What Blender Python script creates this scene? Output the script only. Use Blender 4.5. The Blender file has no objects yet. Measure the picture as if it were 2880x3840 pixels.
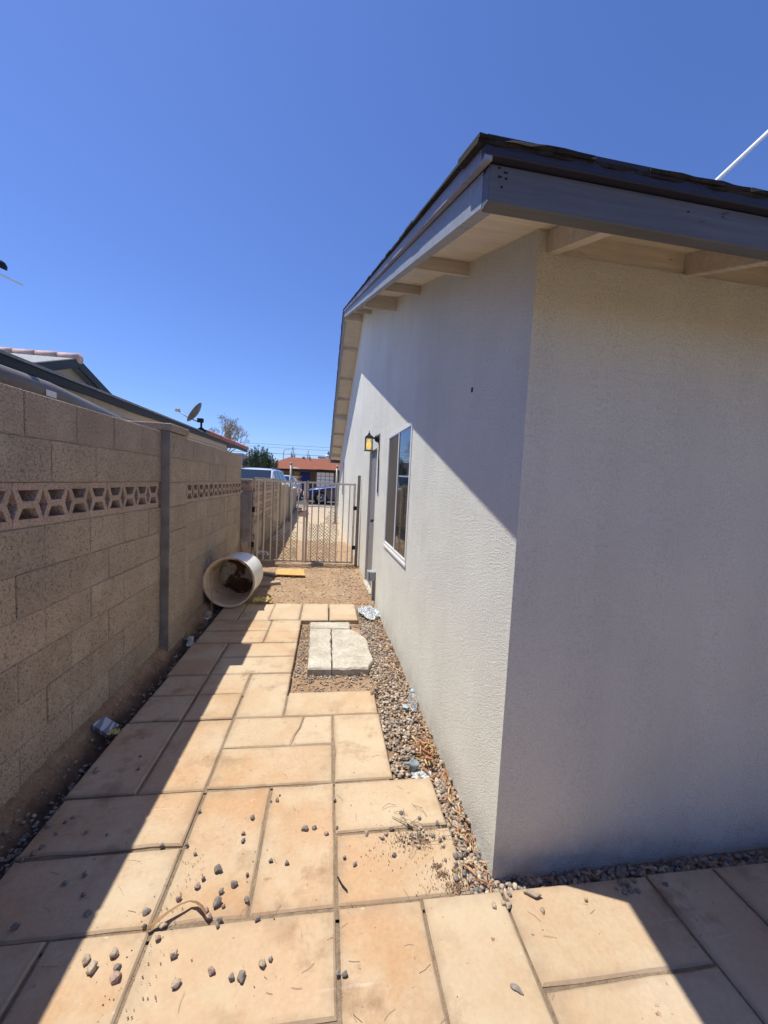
import bpy, bmesh, math, random
import numpy as np
from mathutils import Vector, Matrix, noise as mnoise
random.seed(7)
S = bpy.context.scene
COL = S.collection

# ------------------------------------------------------------------ camera, sky, sun, exposure
YAW, PITCH, ROLL = -0.14712528, -0.07209465, 0.04783389
fwd = Vector((-math.sin(YAW)*math.cos(PITCH), math.cos(YAW)*math.cos(PITCH), math.sin(PITCH)))
rgt = Vector((math.cos(YAW), math.sin(YAW), 0)); upv = rgt.cross(fwd)
r2 = rgt*math.cos(ROLL)+upv*math.sin(ROLL); u2 = -rgt*math.sin(ROLL)+upv*math.cos(ROLL)
cd = bpy.data.cameras.new("camera"); cam = bpy.data.objects.new("camera", cd); COL.objects.link(cam)
M = Matrix((r2, u2, -fwd)).transposed().to_4x4(); M.translation = Vector((0, 0, 1.5)); cam.matrix_world = M
cd.sensor_width = 36; cd.sensor_fit = 'AUTO'; cd.lens = 1470/3840*36; cd.clip_start = 0.02; cd.clip_end = 3000
S.camera = cam
SUN = Vector((-0.34, 0.14, 1)).normalized()
w = bpy.data.worlds.new("World"); S.world = w; w.use_nodes = True
nt = w.node_tree; nt.nodes.clear()
sky = nt.nodes.new("ShaderNodeTexSky"); sky.sky_type = 'NISHITA'; sky.sun_disc = False
sky.sun_elevation = math.asin(SUN.z); sky.sun_rotation = math.atan2(SUN.x, SUN.y)
sky.altitude = 300; sky.air_density = 1.0; sky.dust_density = 0.4; sky.ozone_density = 3.0
hs = nt.nodes.new("ShaderNodeMix"); hs.data_type = 'RGBA'; hs.blend_type = 'MULTIPLY'; hs.inputs[0].default_value = 1; hs.inputs[7].default_value = (.78, .94, 1.42, 1)   # camera white balance of a clear sky
bg = nt.nodes.new("ShaderNodeBackground"); bg.inputs[1].default_value = 0.1
out = nt.nodes.new("ShaderNodeOutputWorld")
nt.links.new(sky.outputs[0], hs.inputs[6]); nt.links.new(hs.outputs[2], bg.inputs[0]); nt.links.new(bg.outputs[0], out.inputs[0])
sl = bpy.data.lights.new("sun", 'SUN'); sl.energy = 5.0; sl.angle = math.radians(0.5); sl.color = (1.0, 0.965, 0.875)
so = bpy.data.objects.new("sun", sl); COL.objects.link(so); so.rotation_euler = (-SUN).to_track_quat('-Z', 'Y').to_euler(); so.location = (-5, 3, 12)
S.view_settings.view_transform = 'Standard'; S.view_settings.look = 'None'
S.view_settings.exposure = 0.25; S.view_settings.gamma = 1; S.view_settings.use_curve_mapping = False

# ------------------------------------------------------------------ material helpers
class N:
    """small node-graph helper"""
    def __init__(s, name):
        s.m = bpy.data.materials.new(name); s.m.use_nodes = True; s.t = s.m.node_tree
        s.b = s.t.nodes["Principled BSDF"]; s.b.inputs['Roughness'].default_value = .8
        s.b.inputs['Specular IOR Level'].default_value = .3
        g = s.t.nodes.new("ShaderNodeNewGeometry"); s.pos = g.outputs['Position']; s.island = g.outputs['Random Per Island']
        s.obr = s.t.nodes.new("ShaderNodeObjectInfo").outputs['Random']
    def L(s, a, b): s.t.links.new(a, b)
    def sv(s, sock, v):
        if hasattr(v, 'is_linked') or isinstance(v, bpy.types.NodeSocket): s.L(v, sock)
        elif isinstance(v, (tuple, list)) and len(v) == 3 and sock.type == 'RGBA': sock.default_value = (*v, 1)
        else: sock.default_value = v
    def vec(s, scale=(1, 1, 1), rot=(0, 0, 0), src=None):
        n = s.t.nodes.new("ShaderNodeMapping"); s.L(src or s.pos, n.inputs[0]); n.inputs['Scale'].default_value = scale; n.inputs['Rotation'].default_value = rot
        return n.outputs[0]
    def noise(s, scale, detail=4, rough=.55, v=None, dist=0):
        n = s.t.nodes.new("ShaderNodeTexNoise"); s.L(v or s.pos, n.inputs['Vector'])
        n.inputs['Scale'].default_value = scale; n.inputs['Detail'].default_value = detail; n.inputs['Roughness'].default_value = rough; n.inputs['Distortion'].default_value = dist
        return n.outputs[0]
    def vor(s, scale, v=None, feat='F1', out=0):
        n = s.t.nodes.new("ShaderNodeTexVoronoi"); n.feature = feat; s.L(v or s.pos, n.inputs['Vector']); n.inputs['Scale'].default_value = scale
        return n.outputs[out]
    def mixv(s, amt, sc=6):
        n = s.t.nodes.new("ShaderNodeTexNoise"); s.L(s.pos, n.inputs['Vector']); n.inputs['Scale'].default_value = sc
        m = s.t.nodes.new("ShaderNodeVectorMath"); m.operation = 'MULTIPLY_ADD'; s.L(n.outputs['Color'], m.inputs[0]); m.inputs[1].default_value = (amt, amt, amt); s.L(s.pos, m.inputs[2]); return m.outputs[0]
    def ramp(s, f, stops):
        n = s.t.nodes.new("ShaderNodeValToRGB"); s.L(f, n.inputs[0]); e = n.color_ramp.elements
        while len(e) < len(stops): e.new(.5)
        for k, (p, c) in enumerate(stops): e[k].position = p; e[k].color = (*c, 1) if isinstance(c, tuple) else (c, c, c, 1)
        return n.outputs[0]
    def mix(s, f, a, b, mode='MIX'):
        n = s.t.nodes.new("ShaderNodeMix"); n.data_type = 'RGBA'; n.blend_type = mode
        s.sv(n.inputs[0], f); s.sv(n.inputs[6], a); s.sv(n.inputs[7], b); return n.outputs[2]
    def math(s, op, a, b=0.0, c=None):
        n = s.t.nodes.new("ShaderNodeMath"); n.operation = op; s.sv(n.inputs[0], a); s.sv(n.inputs[1], b)
        if c is not None: s.sv(n.inputs[2], c)
        return n.outputs[0]
    def sep(s, k):
        n = s.t.nodes.new("ShaderNodeSeparateXYZ"); s.L(s.pos, n.inputs[0]); return n.outputs[k]
    def bump(s, h, strength=.5, dist=.01, prev=None):
        n = s.t.nodes.new("ShaderNodeBump"); n.inputs['Strength'].default_value = strength; n.inputs['Distance'].default_value = dist
        s.L(h, n.inputs['Height'])
        if prev is not None: s.L(prev, n.inputs['Normal'])
        return n.outputs[0]
    def done(s, col=None, normal=None, rough=None, metal=None):
        if col is not None: s.sv(s.b.inputs['Base Color'], col)
        if normal is not None: s.L(normal, s.b.inputs['Normal'])
        if rough is not None: s.sv(s.b.inputs['Roughness'], rough)
        if metal is not None: s.sv(s.b.inputs['Metallic'], metal)
        return s.m

def simple(name, c, rough=.7, metal=0, var=.12, sc=9, bump=0.0, spec=.3):
    n = N(name); lo = tuple(x*(1-var) for x in c); hi = tuple(min(1, x*(1+var)) for x in c)
    col = n.ramp(n.noise(sc, 5, .6), [(.3, lo), (.7, hi)])
    n.b.inputs['Specular IOR Level'].default_value = spec
    nb = n.bump(n.noise(sc*12, 3), bump, .004) if bump else None
    return n.done(col, nb, rough, metal)

MAT = {}
def m_stucco(name, base, dark):
    n = N(name)
    c = n.ramp(n.noise(1.3, 5, .6), [(.35, tuple(x*.94 for x in base)), (.68, tuple(x*1.04 for x in base))])
    streak = n.ramp(n.noise(1, 4, .6, n.vec((5, 5, .5))), [(.45, 1.0), (.8, .9)])
    c = n.mix(.7, c, streak, 'MULTIPLY')
    pits = n.ramp(n.noise(170, 3, .6), [(.38, dark), (.5, (1, 1, 1))])
    c = n.mix(.28, c, pits, 'MULTIPLY')
    splash = n.math('MULTIPLY', n.ramp(n.sep(2), [(.0, 1.0), (.16, 0.0)]), n.ramp(n.noise(11, 5, .7), [(.38, .08), (.65, .45)])); c = n.mix(splash, c, (.42, .33, .24))
    patch = n.ramp(n.noise(.75, 3, .4, n.vec((1, 1, 1.3))), [(.5, 0.0), (.53, .10)]); c = n.mix(patch, c, (.62, .60, .56))
    h = n.math('ADD', n.noise(210, 3, .6), n.math('MULTIPLY', n.noise(85, 3, .6), .9))
    b = n.bump(h, 1.0, .0085); b = n.bump(n.noise(2.2, 3), .5, .03, b); b = n.bump(patch, .4, .01, b)
    return n.done(c, b, .92)
MAT['stucco'] = m_stucco('stucco', (.83, .825, .74), (.45, .45, .45))
def m_paver():
    n = N('sandstone_paver')
    c = n.mix(n.obr, (.43, .275, .15), (.46, .325, .195))
    c = n.mix(n.ramp(n.noise(1.7, 5, .6), [(.38, 0.0), (.66, .8)]), c, (.52, .41, .29))
    c = n.mix(n.ramp(n.noise(.9, 3, .5, n.vec((1, 1, 1), (0, 0, 1))), [(.5, 0.0), (.72, .6)]), c, (.52, .25, .095))
    fine = n.ramp(n.noise(60, 4, .7), [(.3, .86), (.7, 1.06)]); c = n.mix(.9, c, fine, 'MULTIPLY')
    c = n.mix(n.math('MULTIPLY', n.obr, .35), c, (.50, .41, .29))
    gc = n.t.nodes.new("ShaderNodeTexCoord").outputs['Generated']; sx = n.t.nodes.new("ShaderNodeSeparateXYZ"); n.L(gc, sx.inputs[0])
    ex = n.math('MINIMUM', n.math('MINIMUM', sx.outputs[0], n.math('SUBTRACT', 1.0, sx.outputs[0])), n.math('MINIMUM', sx.outputs[1], n.math('SUBTRACT', 1.0, sx.outputs[1])))
    edge = n.ramp(n.math('ADD', ex, n.math('MULTIPLY', n.math('SUBTRACT', n.noise(14, 5, .7), .5), .22)), [(0, 1.0), (.045, .55), (.10, 0.0)])
    c = n.mix(n.math('MULTIPLY', edge, .55), c, (.30, .215, .14))
    dust = n.ramp(n.noise(2.6, 6, .7), [(.46, 0.0), (.62, .55)]); c = n.mix(dust, c, (.50, .41, .28))
    sc = n.math('MULTIPLY', n.ramp(n.noise(1, 3, .5, n.vec((3, 60, 3), (0, 0, .6))), [(.64, 0.0), (.7, .5)]), n.ramp(n.noise(1.4, 2), [(.5, 0.0), (.6, 1.0)])); c = n.mix(sc, c, (.58, .50, .40))
    # dirt blotches, small brown spots, pale mineral spots
    d = n.math('MULTIPLY', n.ramp(n.noise(5.5, 6, .68), [(.52, 0.0), (.68, 1.0)]), n.ramp(n.noise(1.3, 2), [(.42, 0.0), (.58, .85)]))
    c = n.mix(d, c, (.27, .165, .095))
    sp = n.ramp(n.noise(34, 3, .6), [(.685, 0.0), (.74, .8)]); c = n.mix(sp, c, (.19, .10, .05))
    wsp = n.math('MULTIPLY', n.ramp(n.noise(16, 5, .7), [(.66, 0.0), (.7, .7)]), n.ramp(n.noise(2.2, 2), [(.52, 0.0), (.62, 1.0)])); c = n.mix(wsp, c, (.68, .60, .5))
    b = n.bump(n.noise(150, 3, .7), .35, .003); b = n.bump(n.noise(9, 4), .3, .006, b)
    return n.done(c, b, .85)
MAT['paver'] = m_paver()
def m_block(name, a, b_, pit=.8, sc=1.0):
    n = N(name)
    c = n.mix(n.math('MULTIPLY', n.obr, .7), a, b_)
    c = n.mix(.9, c, n.ramp(n.noise(3.5, 5, .65), [(.3, .84), (.7, 1.1)]), 'MULTIPLY')
    c = n.mix(.95, c, n.ramp(n.noise(100*sc, 4, .7), [(.32, .58), (.56, 1.1)]), 'MULTIPLY')
    vv = n.ramp(n.obr, [(0, .965), (.5, 1.0), (.8, 1.03), (1, .98)]); c = n.mix(1.0, c, vv, 'MULTIPLY')
    salt = n.math('MULTIPLY', n.ramp(n.noise(4, 6, .7), [(.52, 0.0), (.66, .35)]), n.ramp(n.noise(1.1, 2), [(.45, 0.0), (.6, 1.0)])); c = n.mix(salt, c, (.6, .55, .47))
    pits = n.ramp(n.noise(75*sc, 3, .6), [(.36, .45), (.44, 1.0)]); c = n.mix(pit, c, pits, 'MULTIPLY')
    h = n.math('ADD', n.noise(75*sc, 3, .65), n.math('MULTIPLY', n.noise(200*sc, 2), .4))
    return n.done(c, n.bump(h, 1.0, .014), .95)
MAT['block'] = m_block('concrete_block', (.42, .345, .265), (.49, .40, .30))
MAT['blocktop'] = m_block('concrete_block_top', (.40, .32, .255), (.47, .38, .30), .25)
MAT['screenblock'] = m_block('pinkish_screen_block', (.46, .35, .28), (.52, .40, .32), .5)
MAT['mortar'] = simple('mortar', (.40, .33, .255), .95, var=.2, sc=30, bump=.6)
MAT['cement'] = simple('old_cement', (.24, .22, .195), .95, var=.3, sc=6, bump=.6)
def m_soil(name, a, b_, speck=True):
    n = N(name)
    c = n.ramp(n.noise(3, 7, .7), [(.3, a), (.7, b_)])
    c = n.mix(.8, c, n.ramp(n.noise(45, 5, .7), [(.3, .6), (.7, 1.2)]), 'MULTIPLY')
    if speck: c = n.mix(n.ramp(n.noise(85, 2, .5), [(.64, 0.0), (.7, .8)]), c, (.5, .42, .33))
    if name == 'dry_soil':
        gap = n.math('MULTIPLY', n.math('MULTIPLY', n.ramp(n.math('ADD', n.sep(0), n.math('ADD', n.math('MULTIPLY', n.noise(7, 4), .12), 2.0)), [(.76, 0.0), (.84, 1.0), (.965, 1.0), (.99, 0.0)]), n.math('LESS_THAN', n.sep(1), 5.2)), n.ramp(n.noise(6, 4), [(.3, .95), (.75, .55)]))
        c = n.mix(gap, c, (.085, .055, .035))  # dark soil strip in the left gap, trench shade mixed into its colour
    b = n.bump(n.noise(28, 7, .75), .9, .03)
    return n.done(c, b, .97)
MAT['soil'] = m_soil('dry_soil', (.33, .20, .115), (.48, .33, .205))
MAT['joint'] = m_soil('joint_soil', (.28, .20, .13), (.42, .31, .21), False)
MAT['bounce_floor'] = m_soil('tan_bounce_floor', (.46, .35, .22), (.54, .42, .28), False)  # colour of the unseen floor added for warm bounce
MAT['desert'] = m_soil('desert_ground', (.34, .25, .17), (.42, .32, .23))
def m_pebble():
    n = N('river_pebble')
    c = n.ramp(n.island, [(0, (.17, .155, .14)), (.22, (.29, .235, .185)), (.45, (.42, .32, .235)), (.65, (.22, .20, .18)), (.82, (.48, .36, .26)), (1, (.58, .49, .39))])
    c = n.mix(.7, c, n.ramp(n.noise(90, 3), [(.3, .75), (.7, 1.15)]), 'MULTIPLY'); return n.done(c, n.bump(n.noise(140, 2), .3, .002), .75)
MAT['pebble'] = m_pebble()
def m_single_pebble(name, c0):
    n = N(name); c = n.mix(n.obr, tuple(x*.8 for x in c0), tuple(x*1.15 for x in c0))
    c = n.mix(.9, c, n.ramp(n.noise(90, 5, .7), [(.3, .6), (.7, 1.35)]), 'MULTIPLY'); n.b.inputs['Specular IOR Level'].default_value = .1; return n.done(c, n.bump(n.noise(120, 4, .7), .7, .003), .9)
MAT['pb_grey'] = m_single_pebble('grey_pebble', (.24, .208, .182)); MAT['pb_pink'] = m_single_pebble('pinkish_pebble', (.36, .25, .2))
MAT['pb_tan'] = m_single_pebble('tan_pebble', (.40, .32, .235)); MAT['pb_dark'] = m_single_pebble('dark_seed', (.07, .04, .03))
def m_litter():
    n = N('dry_leaf_litter')
    c = n.ramp(n.island, [(0, (.22, .09, .04)), (.3, (.36, .16, .065)), (.55, (.45, .26, .12)), (.78, (.5, .36, .2)), (.9, (.16, .09, .05)), (1, (.09, .05, .03))])
    return n.done(c, None, .7)
MAT['litter'] = m_litter()
def m_wood(name, c0, rough=.7, peel=None, axis=(2, 60, 60)):
    n = N(name)
    c = n.mix(.8, c0, n.ramp(n.noise(1, 4, .6, n.vec(axis)), [(.3, .8), (.7, 1.12)]), 'MULTIPLY')
    c = n.mix(.5, c, n.ramp(n.noise(4, 5, .6), [(.3, .82), (.7, 1.1)]), 'MULTIPLY')
    if peel: c = n.mix(n.ramp(n.noise(11, 6, .75, n.vec((.5, 1, 1.4), (.3, 0, 0))), [(.64, 0.0), (.665, .9)]), c, peel)
    return n.done(c, n.bump(n.noise(1, 4, .6, n.vec(axis)), .4, .004), rough)
MAT['fascia'] = m_wood('slate_painted_wood', (.12, .128, .145), .6, (.06, .045, .035), (3, 40, 90))
MAT['fascia2'] = m_wood('dark_navy_trim', (.032, .032, .055), .55, None, (3, 40, 90))
MAT['rake_sunlit'] = m_wood('sunlit_slate_paint', (.30, .325, .37), .6, (.42, .40, .37))  # slate lightened to carry the sun on the rake, with pale peeling
MAT['raketrim_sunlit'] = m_wood('sunlit_trim_paint', (.30, .30, .37), .55)  # trim colour lightened, sunlight on the rake side put into the paint
MAT['soffit'] = m_wood('cream_soffit', (.70, .64, .55), .8, (.2, .13, .09))
MAT['rafter'] = m_wood('cream_rafter', (.64, .58, .50), .8)
MAT['shingle'] = simple('asphalt_shingle', (.035, .03, .027), .95, var=.5, sc=60, bump=1)
MAT['white'] = simple('white_vinyl', (.78, .78, .75), .4, var=.04)
MAT['whitepaint'] = simple('white_paint', (.8, .8, .78), .5, var=.05)
MAT['door'] = simple('taupe_door', (.235, .235, .235), .6, var=.06)
MAT['black'] = simple('black_metal', (.012, .012, .012), .4)
MAT['darkgap'] = simple('dark_gap', (.02, .018, .016), .9)
MAT['greybox'] = simple('grey_plastic', (.3, .32, .34), .5)
def m_rust():
    n = N('peeling_painted_steel'); f = n.ramp(n.noise(9, 5, .7), [(.52, 0.0), (.6, 1.0)])
    c = n.mix(f, (.52, .45, .37), (.24, .10, .055)); return n.done(c, n.bump(n.noise(60, 3), .4, .002), .7)
def m_tanpaint():
    n = N('tan_painted_steel'); f = n.ramp(n.noise(14, 5, .7), [(.6, 0.0), (.68, .8)])
    c = n.mix(f, (.68, .62, .51), (.28, .17, .10)); return n.done(c, None, .55)
MAT['rust'] = m_rust(); MAT['tan'] = m_tanpaint()
MAT['post'] = simple('olive_grey_steel', (.23, .225, .19), .6)
MAT['wire'] = simple('galvanised_wire', (.10, .09, .08), .7, .1)
def m_glass():
    n = N('window_glass'); n.b.inputs['IOR'].default_value = 1.52; n.b.inputs['Specular IOR Level'].default_value = .9
    return n.done((.012, .018, .02), None, .02)
MAT['glass'] = m_glass()
def m_screen():
    n = N('insect_screen'); c = n.ramp(n.noise(3, 3), [(.3, (.085, .075, .06)), (.7, (.12, .105, .085))]); return n.done(c, n.bump(n.noise(500, 1), .2, .001), .8)
MAT['screen'] = m_screen()
def emit(name, c, s):
    n = N(name); n.b.inputs['Emission Color'].default_value = (*c, 1); n.b.inputs['Emission Strength'].default_value = s; return n.done(c)
MAT['bulb'] = emit('warm_bulb', (1, .70, .22), .8)
def m_clear(name, c=(1, 1, 1), rough=.1, trans=.9):
    n = N(name); n.b.inputs['Transmission Weight'].default_value = trans; n.b.inputs['IOR'].default_value = 1.3; return n.done(c, None, rough)
MAT['clear'] = m_clear('clear_plastic'); MAT['lampglass'] = m_clear('lamp_glass', (.9, .85, .7), .05, 1)
MAT['film'] = m_clear('crumpled_film', (.8, .83, .86), .25, .6)
def m_barrel_in():
    n = N('stained_white_plastic')
    f = n.math('MULTIPLY', n.ramp(n.noise(4.2, 4, .6), [(.47, 0.0), (.53, 1.0)]), n.ramp(n.sep(1), [(0, 0.0), (1, 1.0)]))
    c = n.mix(f, (.62, .54, .42), (.10, .05, .02)); return n.done(c, n.bump(n.noise(20, 4), .2, .004), .6)
def m_barrel():
    n = N('white_barrel_plastic'); c = n.mix(n.ramp(n.noise(5, 5, .6), [(.45, 0.0), (.7, .35)]), (.70, .70, .68), (.5, .42, .32)); return n.done(c, None, .45)
MAT['barrel'] = m_barrel()
def m_barrel_mud():
    n = N('muddy_barrel_interior')
    c = n.ramp(n.noise(4, 4, .6, n.vec((1, 1, 1), (0, .4, .3))), [(.45, (.70, .62, .46)), (.50, (.16, .08, .035)), (.7, (.07, .035, .015))]); return n.done(c, None, .7)
MAT['mud'] = m_barrel_mud()
def m_lining():
    n = N('dirty_cream_lining')
    c = n.ramp(n.noise(6, 5, .65), [(.38, (.78, .66, .49)), (.60, (.62, .47, .31)), (.67, (.22, .12, .055))]); return n.done(c, None, .65)
MAT['lining'] = m_lining()
def m_slab():
    n = N('pale_concrete'); c = n.ramp(n.noise(5, 6, .7), [(.3, (.36, .31, .24)), (.7, (.56, .52, .44))])
    c = n.mix(.8, c, n.ramp(n.noise(40, 5, .7), [(.3, .75), (.6, 1.05)]), 'MULTIPLY'); return n.done(c, n.bump(n.noise(30, 6, .7), .7, .012), .95)
MAT['slab'] = m_slab()
MAT['board'] = simple('orange_board', (.58, .33, .12), .8, var=.15, sc=14)
MAT['plank'] = m_wood('weathered_plank', (.38, .3, .21))
MAT['yellow'] = simple('yellow_cloth', (.62, .52, .2), .9, var=.25, sc=20)
MAT['walk'] = m_soil('pale_walk', (.46, .36, .25), (.56, .45, .33))
MAT['asphalt'] = simple('asphalt', (.075, .072, .07), .9, var=.2, sc=5, bump=.6)
MAT['conc'] = simple('sidewalk_concrete', (.42, .37, .31), .9, var=.12, sc=3, bump=.3)
MAT['cream'] = simple('cream_siding', (.58, .49, .375), .85, var=.08)
MAT['nfascia'] = m_wood('charcoal_fascia', (.045, .05, .052), .6)
MAT['duct'] = simple('grey_duct', (.19, .175, .15), .5, var=.15, sc=3)
MAT['redtile'] = simple('red_clay_tile', (.46, .17, .10), .8, var=.3, sc=12)
MAT['paletile'] = simple('pale_pink_tile', (.55, .38, .32), .8, var=.2, sc=12)
MAT['greyshingle'] = simple('grey_shingle', (.30, .31, .31), .9, var=.35, sc=25)
def m_redroof():
    n = N('red_shingle_roof'); br = n.t.nodes.new("ShaderNodeTexBrick"); n.L(n.vec((1, 1, 1)), br.inputs['Vector'])
    c = n.ramp(n.noise(6, 6, .75), [(.3, (.19, .06, .033)), (.7, (.30, .105, .058))])
    c = n.mix(.5, c, n.ramp(n.noise(1, 3, .6, n.vec((2, 14, 14))), [(.35, .7), (.65, 1.15)]), 'MULTIPLY'); return n.done(c, None, .9)
MAT['redroof'] = m_redroof()
MAT['brownwall'] = simple('brown_stucco', (.20, .15, .09), .9, var=.08)
MAT['bluedoor'] = simple('blue_door', (.012, .035, .2), .5)
MAT['brick'] = simple('brown_brick', (.24, .12, .075), .9, var=.3, sc=12)
MAT['terracotta'] = simple('terracotta', (.30, .19, .12), .8, var=.15)
def carpaint(name, c, coat=1):
    n = N(name); n.b.inputs['Coat Weight'].default_value = coat; n.b.inputs['Coat Roughness'].default_value = .05; n.b.inputs['Specular IOR Level'].default_value = .5
    return n.done(c, None, .35, .2)
MAT['carblue'] = carpaint('blue_car_paint', (.008, .014, .10)); MAT['carwhite'] = carpaint('white_car_paint', (.75, .77, .8))
MAT['cardark'] = simple('black_trim', (.015, .015, .016), .4); MAT['tyre'] = simple('tyre_rubber', (.015, .015, .015), .9)
MAT['alloy'] = simple('alloy_rim', (.6, .58, .55), .35, .5, .05)
MAT['lampclear'] = simple('headlamp', (.8, .82, .85), .15)
MAT['bark'] = simple('grey_bark', (.26, .21, .16), .9, var=.2)
def m_leaf(name, a, b_):
    n = N(name); c = n.ramp(n.island, [(0, a), (1, b_)]); n.b.inputs['Subsurface Weight'].default_value = 0; return n.done(c, None, .6)
MAT['leafgreen'] = m_leaf('green_foliage', (.012, .035, .010), (.055, .105, .035))
MAT['leafyellow'] = m_leaf('yellowing_foliage', (.20, .17, .07), (.36, .29, .12))
MAT['galv'] = simple('galvanised_pole', (.3, .31, .31), .5, .4)
MAT['lightgrey'] = simple('pale_panel', (.55, .55, .53), .7)
MAT['bluegrey'] = simple('blue_grey_plastic', (.2, .24, .26), .6)
MAT['bluecap'] = simple('light_blue_plastic', (.3, .46, .56), .5)
def m_carton():
    n = N('printed_carton'); s = n.ramp(n.noise(1, 1, .5, n.vec((90, 6, 6), (0, 0, .5))), [(.47, (.5, .52, .55)), (.52, (.2, .21, .24))]); return n.done(s, None, .6)
MAT['carton'] = m_carton()

# ------------------------------------------------------------------ object helpers
def obj(name, verts, faces, mat, parent=None, smooth=False):
    me = bpy.data.meshes.new(name); me.from_pydata([tuple(v) for v in verts], [], faces)
    me.materials.append(MAT[mat] if isinstance(mat, str) else mat)
    if smooth: me.polygons.foreach_set('use_smooth', [True]*len(me.polygons))
    me.update(); o = bpy.data.objects.new(name, me); COL.objects.link(o)
    if parent is not None: o.parent = parent
    return o
def dup(me_obj, parent=None, loc=None, rot=None, scale=None):
    o = me_obj.copy(); COL.objects.link(o); o.parent = parent if parent is not None else me_obj.parent
    if loc is not None: o.location = loc
    if rot is not None: o.rotation_euler = rot
    if scale is not None: o.scale = scale
    return o
def tag(o, label, cat, group=None):
    o['label'] = label; o['category'] = cat
    if group: o['group'] = group
    return o
def thing(name, loc, label, cat, rz=0, group=None):
    e = bpy.data.objects.new(name, None); COL.objects.link(e); e.location = loc; e.rotation_euler = (0, 0, rz); e.empty_display_size = .2
    return tag(e, label, cat, group)
def struct(o): o['kind'] = 'structure'; return o
def stuff(o): o['kind'] = 'stuff'; return o
class MB:
    def __init__(s): s.v = []; s.f = []
    def add(s, v, f): k = len(s.v); s.v += [tuple(p) for p in v]; s.f += [tuple(i+k for i in q) for q in f]; return s
    def box(s, x0, x1, y0, y1, z0, z1, c=0.0):
        if c:
            return s.cbox(x0, x1, y0, y1, z0, z1, c)
        v = [(x, y, z) for z in (z0, z1) for x, y in ((x0, y0), (x1, y0), (x1, y1), (x0, y1))]
        return s.add(v, [(3, 2, 1, 0), (4, 5, 6, 7), (0, 1, 5, 4), (1, 2, 6, 5), (2, 3, 7, 6), (3, 0, 4, 7)])
    def cbox(s, x0, x1, y0, y1, z0, z1, c):
        bm = bmesh.new(); bmesh.ops.create_cube(bm, size=1)
        for v in bm.verts: v.co = Vector(((x0+x1)/2+v.co.x*(x1-x0), (y0+y1)/2+v.co.y*(y1-y0), (z0+z1)/2+v.co.z*(z1-z0)))
        bmesh.ops.bevel(bm, geom=bm.edges[:], offset=c, segments=1, affect='EDGES')
        bm.verts.index_update(); s.add([v.co[:] for v in bm.verts], [tuple(v.index for v in f.verts) for f in bm.faces]); bm.free(); return s
    def tube(s, pts, r, n=8, caps=True):
        pts = [Vector(p) for p in pts]; rs = r if isinstance(r, (list, tuple)) else [r]*len(pts)
        k0 = len(s.v); prev = None
        for i, p in enumerate(pts):
            d = (pts[min(i+1, len(pts)-1)]-pts[max(i-1, 0)]).normalized()
            if prev is None:
                a = d.orthogonal().normalized()
            else:
                a = (prev-d*prev.dot(d)).normalized()
            prev = a; b = d.cross(a)
            for j in range(n):
                t = 2*math.pi*j/n; s.v.append(tuple(p+(a*math.cos(t)+b*math.sin(t))*rs[i]))
        for i in range(len(pts)-1):
            for j in range(n):
                a0 = k0+i*n+j; a1 = k0+i*n+(j+1) % n; s.f.append((a0, a1, a1+n, a0+n))
        if caps: s.f.append(tuple(k0+j for j in range(n))[::-1]); s.f.append(tuple(k0+(len(pts)-1)*n+j for j in range(n)))
        return s
    def lathe(s, prof, n=32, M=None):
        """prof: list of (r, z) around Z"""
        k0 = len(s.v)
        for r, z in prof:
            for j in range(n):
                t = 2*math.pi*j/n; p = Vector((r*math.cos(t), r*math.sin(t), z)); s.v.append(tuple(M @ p if M else p))
        for i in range(len(prof)-1):
            for j in range(n):
                a = k0+i*n+j; b = k0+i*n+(j+1) % n; s.f.append((a, b, b+n, a+n))
        return s
    def prism(s, poly, axis, a0, a1):
        """extrude a 2D polygon (other two axes in order) along axis from a0 to a1"""
        n = len(poly); o = []
        for a in (a0, a1):
            for p in poly:
                q = list(p); q.insert(axis, a); o.append(tuple(q))
        return s.add(o, [tuple(range(n))[::-1], tuple(range(n, 2*n))]+[(i, (i+1) % n, (i+1) % n+n, i+n) for i in range(n)])
    def build(s, name, mat, parent=None, smooth=False):
        o = obj(name, s.v, s.f, mat, parent, smooth)
        bm = bmesh.new(); bm.from_mesh(o.data); bmesh.ops.recalc_face_normals(bm, faces=bm.faces[:]); bm.to_mesh(o.data); bm.free()
        return o
def autosmooth(o, ang=35):
    me = o.data; me.polygons.foreach_set('use_smooth', [True]*len(me.polygons))
    bm = bmesh.new(); bm.from_mesh(me)
    for e in bm.edges:
        if len(e.link_faces) == 2 and e.calc_face_angle(0) > math.radians(ang): e.smooth = False
    bm.to_mesh(me); bm.free(); return o
def rnd(a, b): return random.uniform(a, b)

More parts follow.
